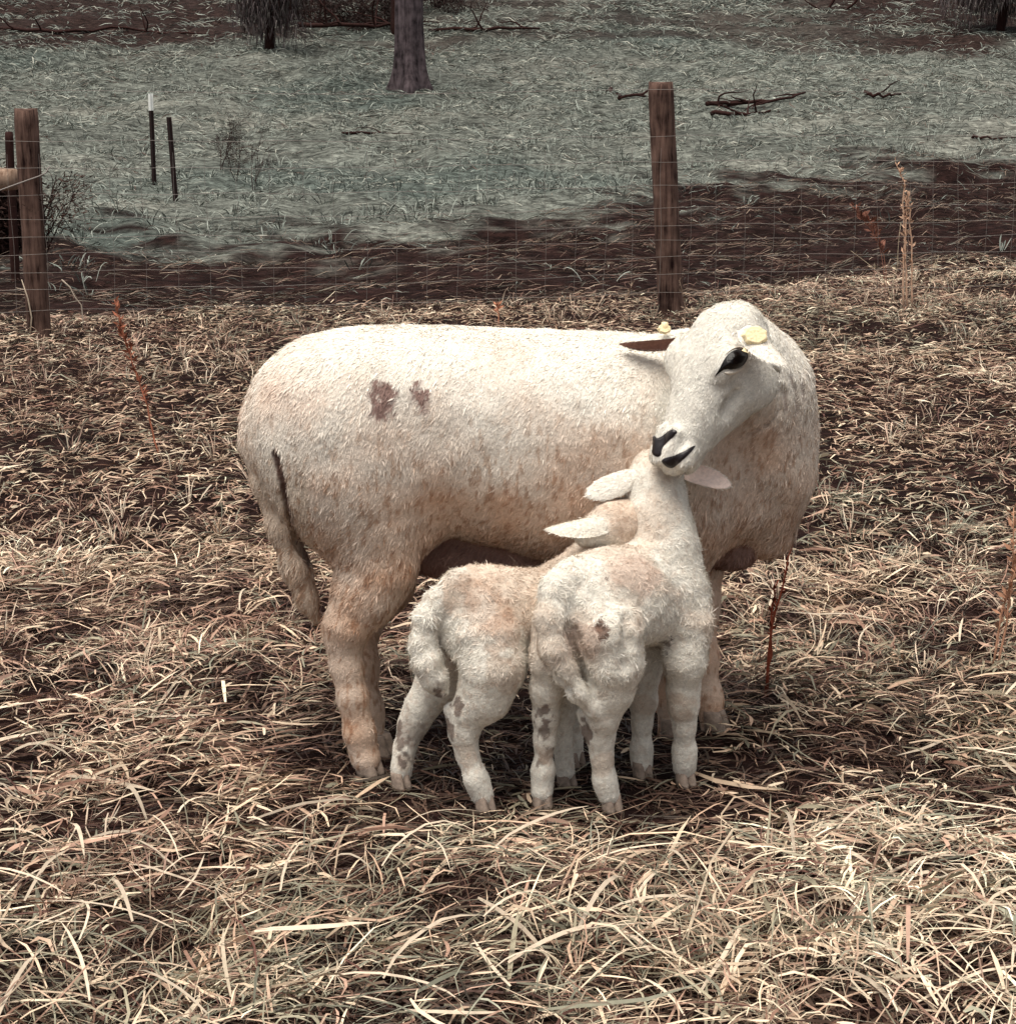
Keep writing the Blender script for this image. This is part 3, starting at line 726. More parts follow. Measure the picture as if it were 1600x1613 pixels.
def headw(p):
    hd, ht = seg_dist(p, HP_(0, -.02, 0), HP_(.27, -.01, 0)); rad = .105 - .045 * sstep(.45, 1, ht); return sstep(rad * 1.12, rad * .96, hd)
def ewe_col(p, n=None):
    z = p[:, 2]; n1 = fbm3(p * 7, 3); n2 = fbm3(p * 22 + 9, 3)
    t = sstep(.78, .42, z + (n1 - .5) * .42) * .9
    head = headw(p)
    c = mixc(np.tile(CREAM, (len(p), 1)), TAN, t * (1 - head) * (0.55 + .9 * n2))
    c = mixc(c, GREYC, head * .8)
    pk = sstep(.10, .0, np.hypot(p[:, 0] - P(452, 615, 3.2)[0], p[:, 2] - P(452, 615, 3.2)[2])) * .55
    c = mixc(c, np.array([.66, .48, .38]), pk * n2 * 1.3)
    for m, rx, rz, sl in ((mkA, .022, .030, -.15), (mkB, .0145, .026, -.25)):
        dx = (p[:, 0] - m[0]) + sl * (p[:, 2] - m[2]) * -1; dz = p[:, 2] - m[2]
        q = np.hypot(dx / rx, dz / rz) + (fbm3(p * 60, 2) - .5) * 1.7
        c = mixc(c, np.array([.23, .14, .12]), sstep(1.2, .7, q) * (p[:, 1] < 3.3) * (.6 + .35 * (fbm3(p * 110, 2) > .42)))
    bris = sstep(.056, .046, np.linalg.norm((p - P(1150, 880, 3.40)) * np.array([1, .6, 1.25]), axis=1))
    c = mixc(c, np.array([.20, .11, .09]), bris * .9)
    tail = (p[:, 0] < P(500, 900, 3.26)[0]) & (z < .62) & (z > .1)
    c = mixc(c, np.array([.56, .46, .36]), tail * sstep(.62, .5, z) * .6)
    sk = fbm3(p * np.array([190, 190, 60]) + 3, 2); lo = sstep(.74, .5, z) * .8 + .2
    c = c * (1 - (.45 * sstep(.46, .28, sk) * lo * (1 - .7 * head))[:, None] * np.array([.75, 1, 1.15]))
    for c_ in CR:
        if len(c_) > 1:
            dd = np.min([np.linalg.norm(p - q, axis=1) for q in densify(c_, 8)], axis=0); c = mixc(c, np.array([.20, .12, .10]), sstep(.0075, .002, dd) * .55)
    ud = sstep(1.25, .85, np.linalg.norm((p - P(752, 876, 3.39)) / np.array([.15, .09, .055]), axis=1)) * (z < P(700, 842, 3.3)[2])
    c = mixc(c, np.array([.26, .15, .13]), ud * .85)  # bare udder skin, with the shade under the belly painted into its brown
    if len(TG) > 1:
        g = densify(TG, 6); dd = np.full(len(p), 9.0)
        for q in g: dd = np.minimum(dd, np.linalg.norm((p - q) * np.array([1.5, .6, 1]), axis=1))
        c = mixc(c, np.array([.10, .05, .04]), sstep(.016, .006, dd) * .95)  # shade of the tail and thigh gap painted as dark brown skin
    return c * (0.88 + .24 * n2)[:, None]
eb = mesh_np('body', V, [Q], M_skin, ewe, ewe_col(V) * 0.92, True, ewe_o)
eb_bvh = bvh_of(V, Q)
EYE = [(1123, 596), (1133, 581), (1140, 566), (1149, 555), (1160, 550), (1172, 552), (1179, 559), (1174, 571), (1165, 579), (1153, 582), (1142, 581), (1134, 586)]
_, vE = patch('eye', EYE, eb_bvh, M_eye, ewe, ewe_o, .0015, .006, .6, 9)
_, vE2 = patch('lower_eyelid', [(1138, 586), (1150, 583.5), (1163, 581.5), (1173, 574), (1171, 581), (1160, 588), (1146, 591)], eb_bvh, M_lid, ewe, ewe_o, .001, .0025, .6, 3)
_, vE3 = patch('upper_eyelid', [(1138, 563), (1148, 551), (1160, 545), (1173, 547), (1180, 554), (1171, 550), (1160, 548), (1149, 553)], eb_bvh, M_lid, ewe, ewe_o, .001, .003, .6, 3)
NOSE = [(1027, 687), (1032, 686), (1035.5, 692), (1057, 676), (1065, 677), (1067, 683), (1043, 703), (1042, 716), (1036, 721), (1026, 715), (1028, 702)]
_, vN = patch('nostril', NOSE, eb_bvh, M_black, ewe, ewe_o, .001, .0015, .6, 4)
MOUTH = [(1039, 723), (1068, 716), (1098, 698), (1089, 712), (1064, 735), (1057, 738), (1047, 734)]
_, vM = patch('mouth', MOUTH, eb_bvh, M_black, ewe, ewe_o, .0008, .001, .6, 4)
def mix_dir(p, base, segs):
    f = np.tile(np.array(base, float), (len(p), 1))
    for a, b, rad, dr in segs:
        d, t = seg_dist(p, a, b); w = sstep(rad * 1.25, rad * .8, d)[:, None]; f = f * (1 - w) + np.array(dr) * w
    return f
headseg = (HP_(0, -.02, 0), HP_(.27, -.01, 0))
def ewe_len(p):
    z = p[:, 2]; L = 0.0055 + .005 * fbm3(p * 9 + 3, 2)
    L = L * (0.55 + .45 * sstep(.12, .35, z)) * (1 + .5 * sstep(.50, .38, z) * sstep(.3, .38, z))
    w = 1 - headw(p); return L * w + .0052 * (1 - w)
def ewe_dens(p):
    return 1 + 2.6 * headw(p)
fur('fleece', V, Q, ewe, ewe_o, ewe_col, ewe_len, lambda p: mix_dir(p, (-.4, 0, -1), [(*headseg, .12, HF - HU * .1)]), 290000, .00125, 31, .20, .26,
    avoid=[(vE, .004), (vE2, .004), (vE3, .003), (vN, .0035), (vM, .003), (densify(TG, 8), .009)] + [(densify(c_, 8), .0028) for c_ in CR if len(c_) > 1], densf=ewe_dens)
# ears
def add_ear(root, d, up, L, W, parent, o, outer, inner, seed, cup=.35, furlen=.004):
    v, q = ear_mesh(root, d, up, L, W, cup)
    m = len(v) // 2; col = np.tile(np.array(outer), (len(v), 1)); col[m:] = inner      # cup side shows bare skin
    q = orient(v, q)
    e = mesh_np('ear', v, [q], M_skin, parent, col, True, o)
    dd = np.array(d, float)
    q2 = q[(q < m).all(1)]
    fur('ear_fur', v, q2, parent, o, lambda p, n=None: np.tile(np.array(outer), (len(p), 1)), lambda p: .0045 + 0 * p[:, 0], lambda p: np.tile(dd, (len(p), 1)), 2600, .0013, 90 + seed, .25, .25)
    return e, v, q
er1, v1, q1 = add_ear(P(1088, 527, 3.285), (-.955, .12, -.25), (.1, -.55, -.85), .125, .050, ewe, ewe_o, (.78, .74, .66), (.30, .16, .13), 1, .5)
er2, v2, q2 = add_ear(P(1176, 520, 3.145), (.46, -.66, -.56), (-.45, .28, -.8), .106, .064, ewe, ewe_o, (.80, .75, .67), (.5, .36, .3), 2, .35)
# yellow ear tags
def flower_tag(px, py, d, r, name='ear_tag', face=(.15, -.85, .5)):
    c = P(px, py, d); n = np.array(face, float); n /= np.linalg.norm(n); a = np.cross(n, (0, 0, 1.0)); a /= np.linalg.norm(a); b = np.cross(n, a); V = []; Q = []; T = []
    rings = 7; seg = 30
    for k in range(rings + 1):
        rr = r * k / rings
        for j in range(seg):
            th = j / seg * 2 * math.pi; w = 1 + .07 * math.cos(7 * th + .5) * (k / rings)
            V.append(c + a * rr * w * math.cos(th) * 1.1 + b * rr * w * math.sin(th) * .85 + n * (.0005 * math.sin(k * 2.4) + .0006 * math.cos(9 * th) * k / rings + (.004 if k < rings else -.002)))
    for k in range(rings):
        for j in range(seg): Q.append([k * seg + j, k * seg + (j + 1) % seg, (k + 1) * seg + (j + 1) % seg, (k + 1) * seg + j])
    mb = MB().add(np.array(V), Q); return mb
mb = flower_tag(1189, 528, 3.105, .0200)
c = P(1176, 548, 3.13)
mb.add(np.array([P(1168, 552, 3.10), P(1179, 538, 3.105), P(1191, 561, 3.09), P(1169, 552, 3.104), P(1180, 538, 3.109), P(1191, 561, 3.094)]), T=[[0, 1, 2], [5, 4, 3], [0, 3, 4], [0, 4, 1], [1, 4, 5], [1, 5, 2]], Q=[])
tg = mb.build('ear_tag', M_tagy, ewe, ewe_o)
tg['label'] = 'pale yellow scalloped ear tag above the eye'
mb = flower_tag(1046, 518, 3.262, .0105)
mb.tube([P(1046, 522, 3.265), P(1047, 508, 3.262)], [.006, .006], 8)
tg2 = mb.build('ear_tag', M_tagy, ewe, ewe_o)
for hx, hy, hd in ((578, 1216, 3.185), (598, 1200, 3.285), (1056, 1170, 3.385), (1124, 1158, 3.41)):
    c = P(hx, hy, hd); c[2] = max(zg(c[0], c[1]), 0) + .0; hoof(c, .028, (1, -.7), ewe, ewe_o)

# ================================================================= LAMB A (side on, reaching under the ewe)
def dirt(p, pts, c, colr, amt):
    for q, rad in pts:
        d = np.linalg.norm((p - q) * np.array([1, 1, .75 if rad < .02 else 1]), axis=1) / rad + (fbm3(p * (45 if rad > .02 else 95) + 11, 2) - .5) * (1.2 if rad > .02 else 3.2)
        c = mixc(c, np.array(colr), sstep(1.1, .7, d) * amt)
    return c
LW = np.array([0.78, 0.735, 0.65]); LT = np.array([0.64, 0.50, 0.39])
la_o = P(760, 1272, 3.05); la_o[2] = 0
lamb = empty('lamb', la_o)
tag(lamb, 'lamb standing side on by the ewe hind leg, head hidden behind the nearer lamb', 'lamb', 'two lambs beside the ewe')
S = SDF((-0.24, 2.84, -0.01), (0.30, 3.38, .50), .0029)
S.ell(P(752, 968, 3.09), (.082, .078, .083), .03)
S.ell(P(815, 965, 3.11), (.085, .070, .074), .04)
S.ell(P(880, 965, 3.15), (.08, .066, .074), .04)
S.chain(pl((770, 1010, 3.05, .064), (776, 1050, 3.03, .052), (762, 1098, 3.03, .047), (738, 1124, 3.03, .031), (730, 1155, 3.03, .0245), (736, 1190, 3.03, .0185), (750, 1228, 3.02, .0195), (757, 1246, 3.02, .0165), (761, 1256, 3.02, .018)), .02)
S.cone(P(708, 1118, 3.04), P(718, 1150, 3.04), .011, .010, .010)
S.chain(pl((720, 1020, 3.14, .058), (695, 1070, 3.15, .042), (665, 1112, 3.15, .031), (650, 1142, 3.15, .026), (637, 1180, 3.14, .0185), (632, 1210, 3.13, .0165), (632, 1220, 3.13, .017)), .02)
S.chain(pl((722, 925, 3.06, .030), (690, 948, 3.05, .022), (670, 975, 3.04, .0195), (665, 1010, 3.035, .0200), (673, 1045, 3.03, .0235), (685, 1070, 3.03, .022), (695, 1088, 3.03, .013)), .012)
S.chain(pl((905, 1010, 3.21, .042), (908, 1080, 3.22, .026), (903, 1130, 3.23, .019), (905, 1195, 3.23, .019)), .02)
S.chain(pl((880, 1010, 3.12, .040), (890, 1080, 3.12, .026), (884, 1130, 3.13, .020), (890, 1215, 3.13, .020)), .02)
S.chain(pl((905, 930, 3.18, .065), (955, 880, 3.20, .052), (985, 838, 3.19, .046)), .03)
S.ell(P(980, 826, 3.175), (.062, .050, .045), .02)
S.cone(P(922, 842, 3.14), P(962, 832, 3.16), .022, .036, .02)
S.chain(pl((985, 832, 3.19, .038), (1010, 850, 3.225, .028), (1022, 868, 3.245, .020)), .02)
knA = [S.hit(*q) for q in ((628, 1150), (632, 1172), (637, 1195), (706, 1135), (710, 1150), (690, 1094), (722, 1112))]
S.noise(26, .0028); S.noise(75, .0022)
V, Q = S.mesh(); Q = orient(V, Q)
fa, fb = P(940, 830, 3.15), P(1010, 850, 3.22)
def la_col(p, n=None):
    n2 = fbm3(p * 30, 3); n1 = fbm3(p * 9 + 4, 3); c = np.tile(LW, (len(p), 1)); z = p[:, 2]
    t = sstep(.42, .55, n1 + .25 * sstep(.25, .4, z)) * sstep(.16, .28, z) * (p[:, 0] > P(700, 950, 3.05)[0])
    c = mixc(c, LT, t * .75)
    c = dirt(p, [(P(770, 960, 3.0), .05), (P(800, 1000, 3.0), .04), (P(745, 925, 3.02), .03)], c, (.50, .32, .22), .42)
    c = dirt(p, [(P(735, 1190, 3.0), .025), (P(640, 1200, 3.1), .03), (P(790, 1060, 3.0), .04)], c, LT * .9, .5)
    c = dirt(p, [(q, .011) for q in knA if q is not None], c, (.14, .10, .085), .85)
    c = dirt(p, [(P(650, 1160, 3.12), .03), (P(715, 1110, 3.0), .022), (P(716, 1145, 3.02), .016), (P(690, 1094, 3.0), .014)], c, (.30, .24, .20), .5)
    hd, ht = seg_dist(p, fa, fb)
    c = mixc(c, np.array([.62, .47, .36]), sstep(.075, .0, np.linalg.norm(p - P(985, 815, 3.12), axis=1) + (n2 - .5) * .04) * .7)
    sk = fbm3(p * 150 + 3, 2); c = c * (1 - (.20 * sstep(.46, .28, sk))[:, None] * np.array([.7, 1, 1.15]))
    return c * (.88 + .24 * n2)[:, None]
mesh_np('body', V, [Q], M_skin, lamb, la_col(V) * .84, True, la_o)
bv = bvh_of(V, Q)
def lamb_len(face, legz):
    def f(p):
        z = p[:, 2]; L = .0042 + .0035 * fbm3(p * 25, 2); L = L * (.4 + .6 * sstep(legz + .04, legz + .16, z))
        hd, ht = seg_dist(p, *face); w = sstep(.055, .085, hd); return L * w + .0045 * (1 - w)
    return f
fur('fleece', V, Q, lamb, la_o, la_col, lamb_len((fa, fb), .12), lambda p: mix_dir(p, (-.3, 0, -.7), [(fa, fb, .06, (-1, -.4, -.2))]), 90000, .0014, 41, .28, 1.6, cf=62, cr=.22)
# the curl at the end of the tail and ear
for hx, hy, hd in ((762, 1275, 3.015), (630, 1243, 3.12), (905, 1212, 3.225), (890, 1235, 3.13)):
    c = P(hx, hy, hd); c[2] = max(float(zg(c[0], c[1])), 0); hoof(c, .0200, (.6, -.8), lamb, la_o)
add_ear(P(958, 824, 3.142), (-.95, -.23, -.17), (.05, -.02, -1), .110, .060, lamb, la_o, (.76, .71, .62), (.12, .06, .05), 3, .5)
add_ear(P(985, 800, 3.205), (.75, .6, -.2), (-.2, -.8, .3), .075, .036, lamb, la_o, (.78, .74, .66), (.6, .42, .36), 6)

# ================================================================= LAMB B (nearest, rump to camera, head raised)
lb_o = P(950, 1272, 3.04); lb_o[2] = 0
lamb2 = empty('lamb', lb_o)
tag(lamb2, 'nearest white lamb, rump towards the viewer, head raised to the ewe muzzle', 'lamb', 'two lambs beside the ewe')
S = SDF((-0.02, 2.80, -0.01), (0.42, 3.40, .66), .0029)
S.ell(P(912, 965, 3.045), (.066, .08, .082), .03)
S.ell(P(940, 950, 3.06), (.085, .08, .088), .03)
S.ell(P(992, 940, 3.10), (.080, .09, .088), .04)
S.ell(P(1052, 945, 3.15), (.072, .075, .082), .04)
S.chain(pl((875, 985, 3.02, .040), (872, 1035, 3.01, .036), (862, 1085, 3.02, .027), (860, 1128, 3.03, .0225), (858, 1165, 3.035, .0175), (855, 1215, 3.035, .0190), (854, 1240, 3.035, .0160), (853, 1250, 3.03, .018)), .02)
S.chain(pl((958, 1000, 2.995, .060), (966, 1045, 2.99, .046), (963, 1090, 2.995, .036), (950, 1130, 3.00, .029), (946, 1163, 3.01, .0235), (948, 1195, 3.01, .0180), (952, 1228, 3.01, .0195), (956, 1244, 3.01, .0165), (959, 1254, 3.01, .019)), .018)
S.chain(pl((1085, 985, 3.11, .042), (1078, 1040, 3.10, .034), (1076, 1090, 3.11, .0265), (1076, 1115, 3.115, .0260), (1078, 1145, 3.12, .0185), (1078, 1182, 3.13, .0200), (1078, 1202, 3.13, .0175), (1078, 1211, 3.135, .0205)), .02)
S.chain(pl((1030, 1000, 3.19, .042), (1013, 1060, 3.18, .026), (1013, 1105, 3.18, .024), (1011, 1140, 3.18, .0165), (1010, 1178, 3.18, .0185), (1010, 1196, 3.18, .016), (1011, 1206, 3.175, .0185)), .02)
S.chain(pl((900, 905, 3.02, .028), (876, 930, 2.995, .026), (867, 975, 2.975, .0245), (872, 1020, 2.965, .022), (888, 1055, 2.965, .019), (911, 1090, 2.968, .017), (934, 1117, 2.973, .014), (950, 1134, 2.978, .008)), .014)
S.chain(pl((1040, 920, 3.15, .068), (1045, 865, 3.16, .055), (1036, 815, 3.175, .048), (1034, 780, 3.195, .047)), .03)
S.ell(P(1032, 760, 3.21), (.054, .05, .046), .02)
S.chain(pl((1026, 746, 3.225, .037), (1014, 728, 3.25, .029), (1008, 716, 3.27, .023)), .02)
S.crease([(893, 985), (900, 1010), (915, 1045), (935, 1080)], .006, .010, .003); S.crease([(985, 975), (990, 1010), (985, 1050)], .004, .02, 0)
S.cone(P(917, 1122, 3.01), P(924, 1152, 3.01), .010, .009, .010)
sore = S.hit(949, 990); speck = S.hit(956, 912); kn = [S.hit(*q) for q in ((852, 1122), (856, 1150), (925, 1150), (1050, 1015), (862, 1190))]
S.groove([(944, 985), (950, 994)], [.004, .004], .004, 0)
S.groove([(905, 990), (912, 1015), (925, 1040)], [.004, .005, .004], .01, 0); S.groove([(870, 1060), (895, 1085), (925, 1125)], [.003, .004, .004], .008, 0)
S.noise(24, .0026); S.noise(75, .0020)
V, Q = S.mesh(); Q = orient(V, Q)
ga, gb = P(1034, 770, 3.2), P(1014, 725, 3.27)
def lb_col(p, n=None):
    n2 = fbm3(p * 30 + 7, 3); n1 = fbm3(p * 10 + 14, 3); c = np.tile(LW, (len(p), 1)); z = p[:, 2]
    c = mixc(c, LT, sstep(.48, .62, n1) * sstep(.2, .3, z) * .5)
    c = dirt(p, [(P(1005, 905, 3.03), .045), (P(920, 1010, 2.95), .035)], c, (.55, .38, .30), .45)
    c = dirt(p, [(sore, .010)], c, (.15, .075, .05), .85)
    c = dirt(p, [(speck, .006)], c, (.08, .04, .03), .9)
    c = dirt(p, [(q, .012) for q in kn if q is not None], c, (.16, .12, .10), .8)
    c = dirt(p, [(P(870, 1190, 3.0), .03), (P(950, 1200, 3.0), .022), (P(1070, 1110, 3.1), .03), (P(1012, 1110, 3.15), .03)], c, LT * .9, .55)
    c = dirt(p, [(P(852, 1122, 3.0), .009), (P(1050, 1010, 3.12), .02), (P(858, 1150, 3.0), .012), (P(925, 1155, 3.0), .012)], c, (.28, .22, .19), .6)
    sk = fbm3(p * 150 + 13, 2); c = c * (1 - (.16 * sstep(.46, .28, sk))[:, None] * np.array([.7, 1, 1.15]))
    return c * (.90 + .2 * n2)[:, None]
mesh_np('body', V, [Q], M_skin, lamb2, lb_col(V) * .84, True, lb_o)
def flb(p): return mix_dir(p, (-.35, -.55, -.7), [(ga, gb, .055, (0, -.1, -1)), (P(1045, 880, 3.1), P(1035, 780, 3.1), .07, (0.1, 0, -1))])
def lb_len(p):
    z = p[:, 2]; L = .0042 + .0035 * fbm3(p * 25, 2); L = L * (.4 + .6 * sstep(.16, .28, z)); w = sstep(.40, .50, z); return L * (1 - w) + .004 * w
fur('fleece', V, Q, lamb2, lb_o, lb_col, lb_len, flb, 100000, .0014, 43, .26, 1.5, cf=60, cr=.22)
add_ear(P(1003, 748, 3.185), (-.88, -.10, -.40), (.25, .75, -.45), .094, .044, lamb2, lb_o, (.84, .79, .71), (.70, .52, .45), 4, .12)
add_ear(P(1066, 742, 3.20), (.93, -.08, -.17), (-.05, -.7, .7), .096, .040, lamb2, lb_o, (.86, .80, .72), (.84, .66, .57), 5, .3)
for hx, hy, hd in ((854, 1272, 3.03), (962, 1275, 3.01), (1078, 1230, 3.13), (1010, 1224, 3.17)):
    c = P(hx, hy, hd); c[2] = max(float(zg(c[0], c[1])), 0); hoof(c, .0210, (.4 if hx > 900 else .1, -.9), lamb2, lb_o)

# ================================================================= FENCE
def round_post(name, bx, by, d, tx, ty, rad_b, rad_t, mat, label, cat='fence post', group=None, lump=.005, seed=0, depth=.25):
    b = P(bx, by, d); t = P(tx, ty, d); b[2] = min(b[2], float(zg(b[0], b[1])) + .0)
    ax = t - b; n = 26; seg = 20; V = []; r = np.random.default_rng(seed); ph = r.random(6) * 6.28
    lo = b - ax / np.linalg.norm(ax) * depth
    for i in range(n + 1):
        f = i / n; c = lo + (t - lo) * f; a = np.arange(seg) / seg * 2 * np.pi
        rr = (rad_b + (rad_t - rad_b) * f) * (1 + .05 * np.sin(2 * a + ph[0] + f * 2) + .03 * np.sin(5 * a + ph[1]) + .02 * np.sin(9 * a + ph[2] + f * 3)) + lump * (vn2(a * 3 + seed, a * 0 + f * 7) - .5)
        if i == n: rr = rr * .93; c = c + np.array([0, 0, .0])
        V.append(c + np.stack([rr * np.cos(a), rr * np.sin(a), 0 * a + (.006 * np.sin(a * 2 + seed) if i == n else 0)], 1))
    V = np.concatenate(V + [t[None] + np.array([[0, 0, .004]])]); i = np.arange(n)[:, None] * seg; j = np.arange(seg)[None]; j2 = (j + 1) % seg
    Q = np.stack([i + j, i + j2, i + seg + j2, i + seg + j], -1).reshape(-1, 4); a = np.arange(seg)
    T = np.stack([n * seg + a, n * seg + (a + 1) % seg, np.full(seg, (n + 1) * seg)], 1)
    o = MB().add(V, Q, T).build(name, mat, None, tuple(b))
    return tag(o, label, cat, group)
dL, dR = 8.93, 9.72
round_post('fence_post', 62, 532, dL, 40, 172, .057, .056, M_post, 'dark reddish round wooden fence post at left edge with rail and loose wire', seed=1, group='round wooden fence posts')
round_post('fence_post', 1057, 506, dR, 1040, 130, .062, .063, M_post, 'tall round wooden fence post standing behind the ewe head', seed=2, group='round wooden fence posts')
round_post('brace_post', 22, 400, 12.5, 14, 208, .028, .026, M_dark, 'thin dark post just behind the left fence post', 'fence post', seed=3)
# horizontal brace rail
mb = MB(); a = P(-420, 262, 9.6); b = P(24, 281, 9.05); n = 14
mb.tube([a + (b - a) * i / n + np.array([0, 0, .006 * math.sin(i * 1.3)]) for i in range(n + 1)], [.052 + .003 * math.sin(i * 2.1) for i in range(n + 1)], 16)
o = mb.build('brace_rail', M_rail, None, tuple(b)); tag(o, 'pale peeling horizontal log rail butting into the left fence post', 'rail')
eq = P(-420, 262, 9.6); eb_ = eq.copy(); round_post('fence_post', *[float(v) for v in proj(np.array([eq[0], eq[1], float(zg(eq[0], eq[1]))]))[0]], 9.6, *[float(v) for v in proj(np.array([eq[0], eq[1], eq[2] + .25]))[0]], .06, .057, M_post, 'round wooden fence post holding the far left end of the pale log rail', seed=9, group='round wooden fence posts')
# dark bush mass behind left post
def twig_bush(name, c, n, h, spread, rad, mat, label, cat, seed, leaf=0, droop=0.0, lcol=(.03, .02, .018), lsize=.05, group=None, up=1.0, forks=2):
    r = np.random.default_rng(seed); root = empty(name, tuple(c)); tag(root, label, cat, group); mb = MB(); lv = []; ld = []
    def grow(p, d, L, rr, lvl):
        k = 6; pts = [p]; q = p.copy(); dd = d.copy()
        for i in range(k):
            dd = dd + r.normal(0, .16, 3) + np.array([0, 0, -droop * (i / k)]); dd /= np.linalg.norm(dd); q = q + dd * L / k
            q[2] = max(q[2], float(zg(q[0], q[1])) + .01)
            pts.append(q.copy())
            if lvl < forks and i > 0:
                for _ in range(2 if r.random() < .6 else 1):
                    e = dd + r.normal(0, .7, 3); e /= np.linalg.norm(e); grow(q, e, L * r.uniform(.35, .6), rr * .5, lvl + 1)
            if leaf and lvl >= forks - 1 :
                for _ in range(leaf): lv.append(q + r.normal(0, lsize * .8, 3)); ld.append(dd)
        mb.tube(pts, np.linspace(rr, rr * .35, len(pts)), 5 if lvl else 7, cap=False)
    for i in range(n):
        a = r.random() * 6.28; d = np.array([math.cos(a) * spread, math.sin(a) * spread, up]) + r.normal(0, .15, 3); d /= np.linalg.norm(d)
        grow(np.array(c, float) + np.array([math.cos(a), math.sin(a), 0]) * .03 * h, d, h * r.uniform(.6, 1.05), rad, 0)
    mb.build('branch', mat, root, tuple(c))
    if leaf:
        p = np.array(lv); n = len(p); t = np.array(ld) + r.normal(0, .5, (n, 3)) + np.array([0, 0, -droop]); t /= np.linalg.norm(t, axis=1)[:, None]
        s = np.cross(t, r.normal(0, 1, (n, 3))); s /= np.linalg.norm(s, axis=1)[:, None]; L = lsize * r.uniform(.6, 1.5, n)[:, None]; w = L * .14
        V = np.stack([p - s * w, p + s * w, p + t * L], 1).reshape(-1, 3); T = np.arange(n * 3).reshape(-1, 3)
        col = np.array(lcol) * r.uniform(.5, 1.6, n)[:, None]
        o = mesh_np('foliage', V, [T], M_hay, root, np.repeat(col, 3, 0), False, tuple(c)); o['kind'] = 'stuff'
    return root
twig_bush('bramble_bush', G(-12, 395), 16, .42, .5, .008, M_dark, 'dark brown bramble bush behind the left fence post under the rail', 'bush', 5, leaf=7, lsize=.045, forks=2, lcol=(.03, .015, .012))
twig_bush('vine', P(72, 400, 8.98) * np.array([1, 1, 1]), 5, .34, .25, .004, M_dark, 'tangle of dry dark vine clinging to the right side of the left fence post', 'vine', 6, leaf=3, lsize=.022, forks=1, lcol=(.06, .035, .028))
# woven wire
A0 = P(62, 532, dL); B0 = P(1057, 506, dR)
dirx = (B0 - A0); dirx[2] = 0; dirx /= np.linalg.norm(dirx)
fo = A0 + np.array([0, -.062, 0]); fence = empty('wire_fence', tuple(A0)); tag(fence, 'thin rusty woven wire stock fence strung between the round wooden posts', 'fence')
def fpt(s, z):
    q = A0 + dirx * s + np.array([0, -.066, 0]); q[2] = z; return q
Lf = (B0 - A0)[:2]; Lf = float(np.hypot(*Lf)); s0, s1 = -1.2, Lf + 2.6
hz = [.10, .19, .29, .40, .52, .65, .79, .93]
hz = [float(P(1057, q, dR - .06)[2]) for q in (468, 438, 412, 386, 362, 335, 300, 262, 222)]
base = float(P(1057, 506, dR)[2])
wire_me = None
for k, z in enumerate(hz):
    n = 60; pts = []
    for i in range(n + 1):
        s = s0 + (s1 - s0) * i / n; sag = -.012 * math.sin(math.pi * ((s / Lf) % 1)) ** 2
        pts.append(fpt(s, z - base + .015 + float(0) + sag + .004 * math.sin(s * 9 + k * 2)))
    MB().tube(pts, .0010, 4, cap=False).build('line_wire', M_wire, fence, tuple(A0))
r = np.random.default_rng(3)
sv = MB().tube([np.array([0, 0, 0]), np.array([.006, 0, .3]), np.array([-.003, 0, .55]), np.array([0, 0, .72])], .0008, 4, cap=False)
v0 = mesh_np('stay_wire', np.concatenate(sv.V), [np.concatenate(sv.Q)], M_wire, fence, np.concatenate(sv.C), True)
s = s0 + .07; first = True
while s < s1:
    o = v0 if first else link(v0.copy()); first = False; o.parent = fence
    q = fpt(s, float(hz[0] - base + .015)) - A0; o.location = tuple(q); o.rotation_euler = (0, r.normal(0, .02), 0); s += .15
# top plain wire and staples of right post
n = 40; pts = [fpt(s0 + (s1 - s0) * i / n, float(P(1057, 150, dR)[2]) - base + .02 - .02 * math.sin(math.pi * ((s0 + (s1 - s0) * i / n) / Lf % 1)) ** 2) for i in range(n + 1)]
MB().tube(pts, .0011, 4, cap=False).build('top_wire', M_wire, fence, tuple(A0))
# loose wire tie on left post
pts = [P(*q) for q in ((-60, 318, 8.8), (-10, 303, 8.82), (20, 292, 8.84), (45, 283, 8.86), (62, 277, 8.862), (72, 272, 8.87), (78, 262, 8.9))]
o = MB().tube(pts, .0036, 6).build('loose_wire', M_wire, None, tuple(pts[4])); tag(o, 'thick pale wire looped round the left fence post above the brambles', 'wire')
pts = [P(*q) for q in ((97, 440, 8.9), (110, 452, 8.9), (118, 468, 8.9), (128, 480, 8.9), (131, 505, 8.9), (130, 520, 8.9))]
o = MB().tube(pts, [.004, .004, .0035, .003, .003, .0025], 5, (.40, .33, .26)).build('bent_weed', M_straw, None, tuple(pts[-1])); tag(o, 'bent pale dry stem standing just right of the left fence post', 'stem')
pts = [P(*q) for q in ((34, 440, 8.8), (44, 470, 8.8), (50, 500, 8.8), (46, 540, 8.8))]
o = MB().tube(pts, [.002, .0035, .0035, .003], 5, (.45, .36, .27)).build('bent_weed', M_straw, None, tuple(pts[-1])); tag(o, 'curved grey stem leaning on the foot of the left fence post', 'stem')
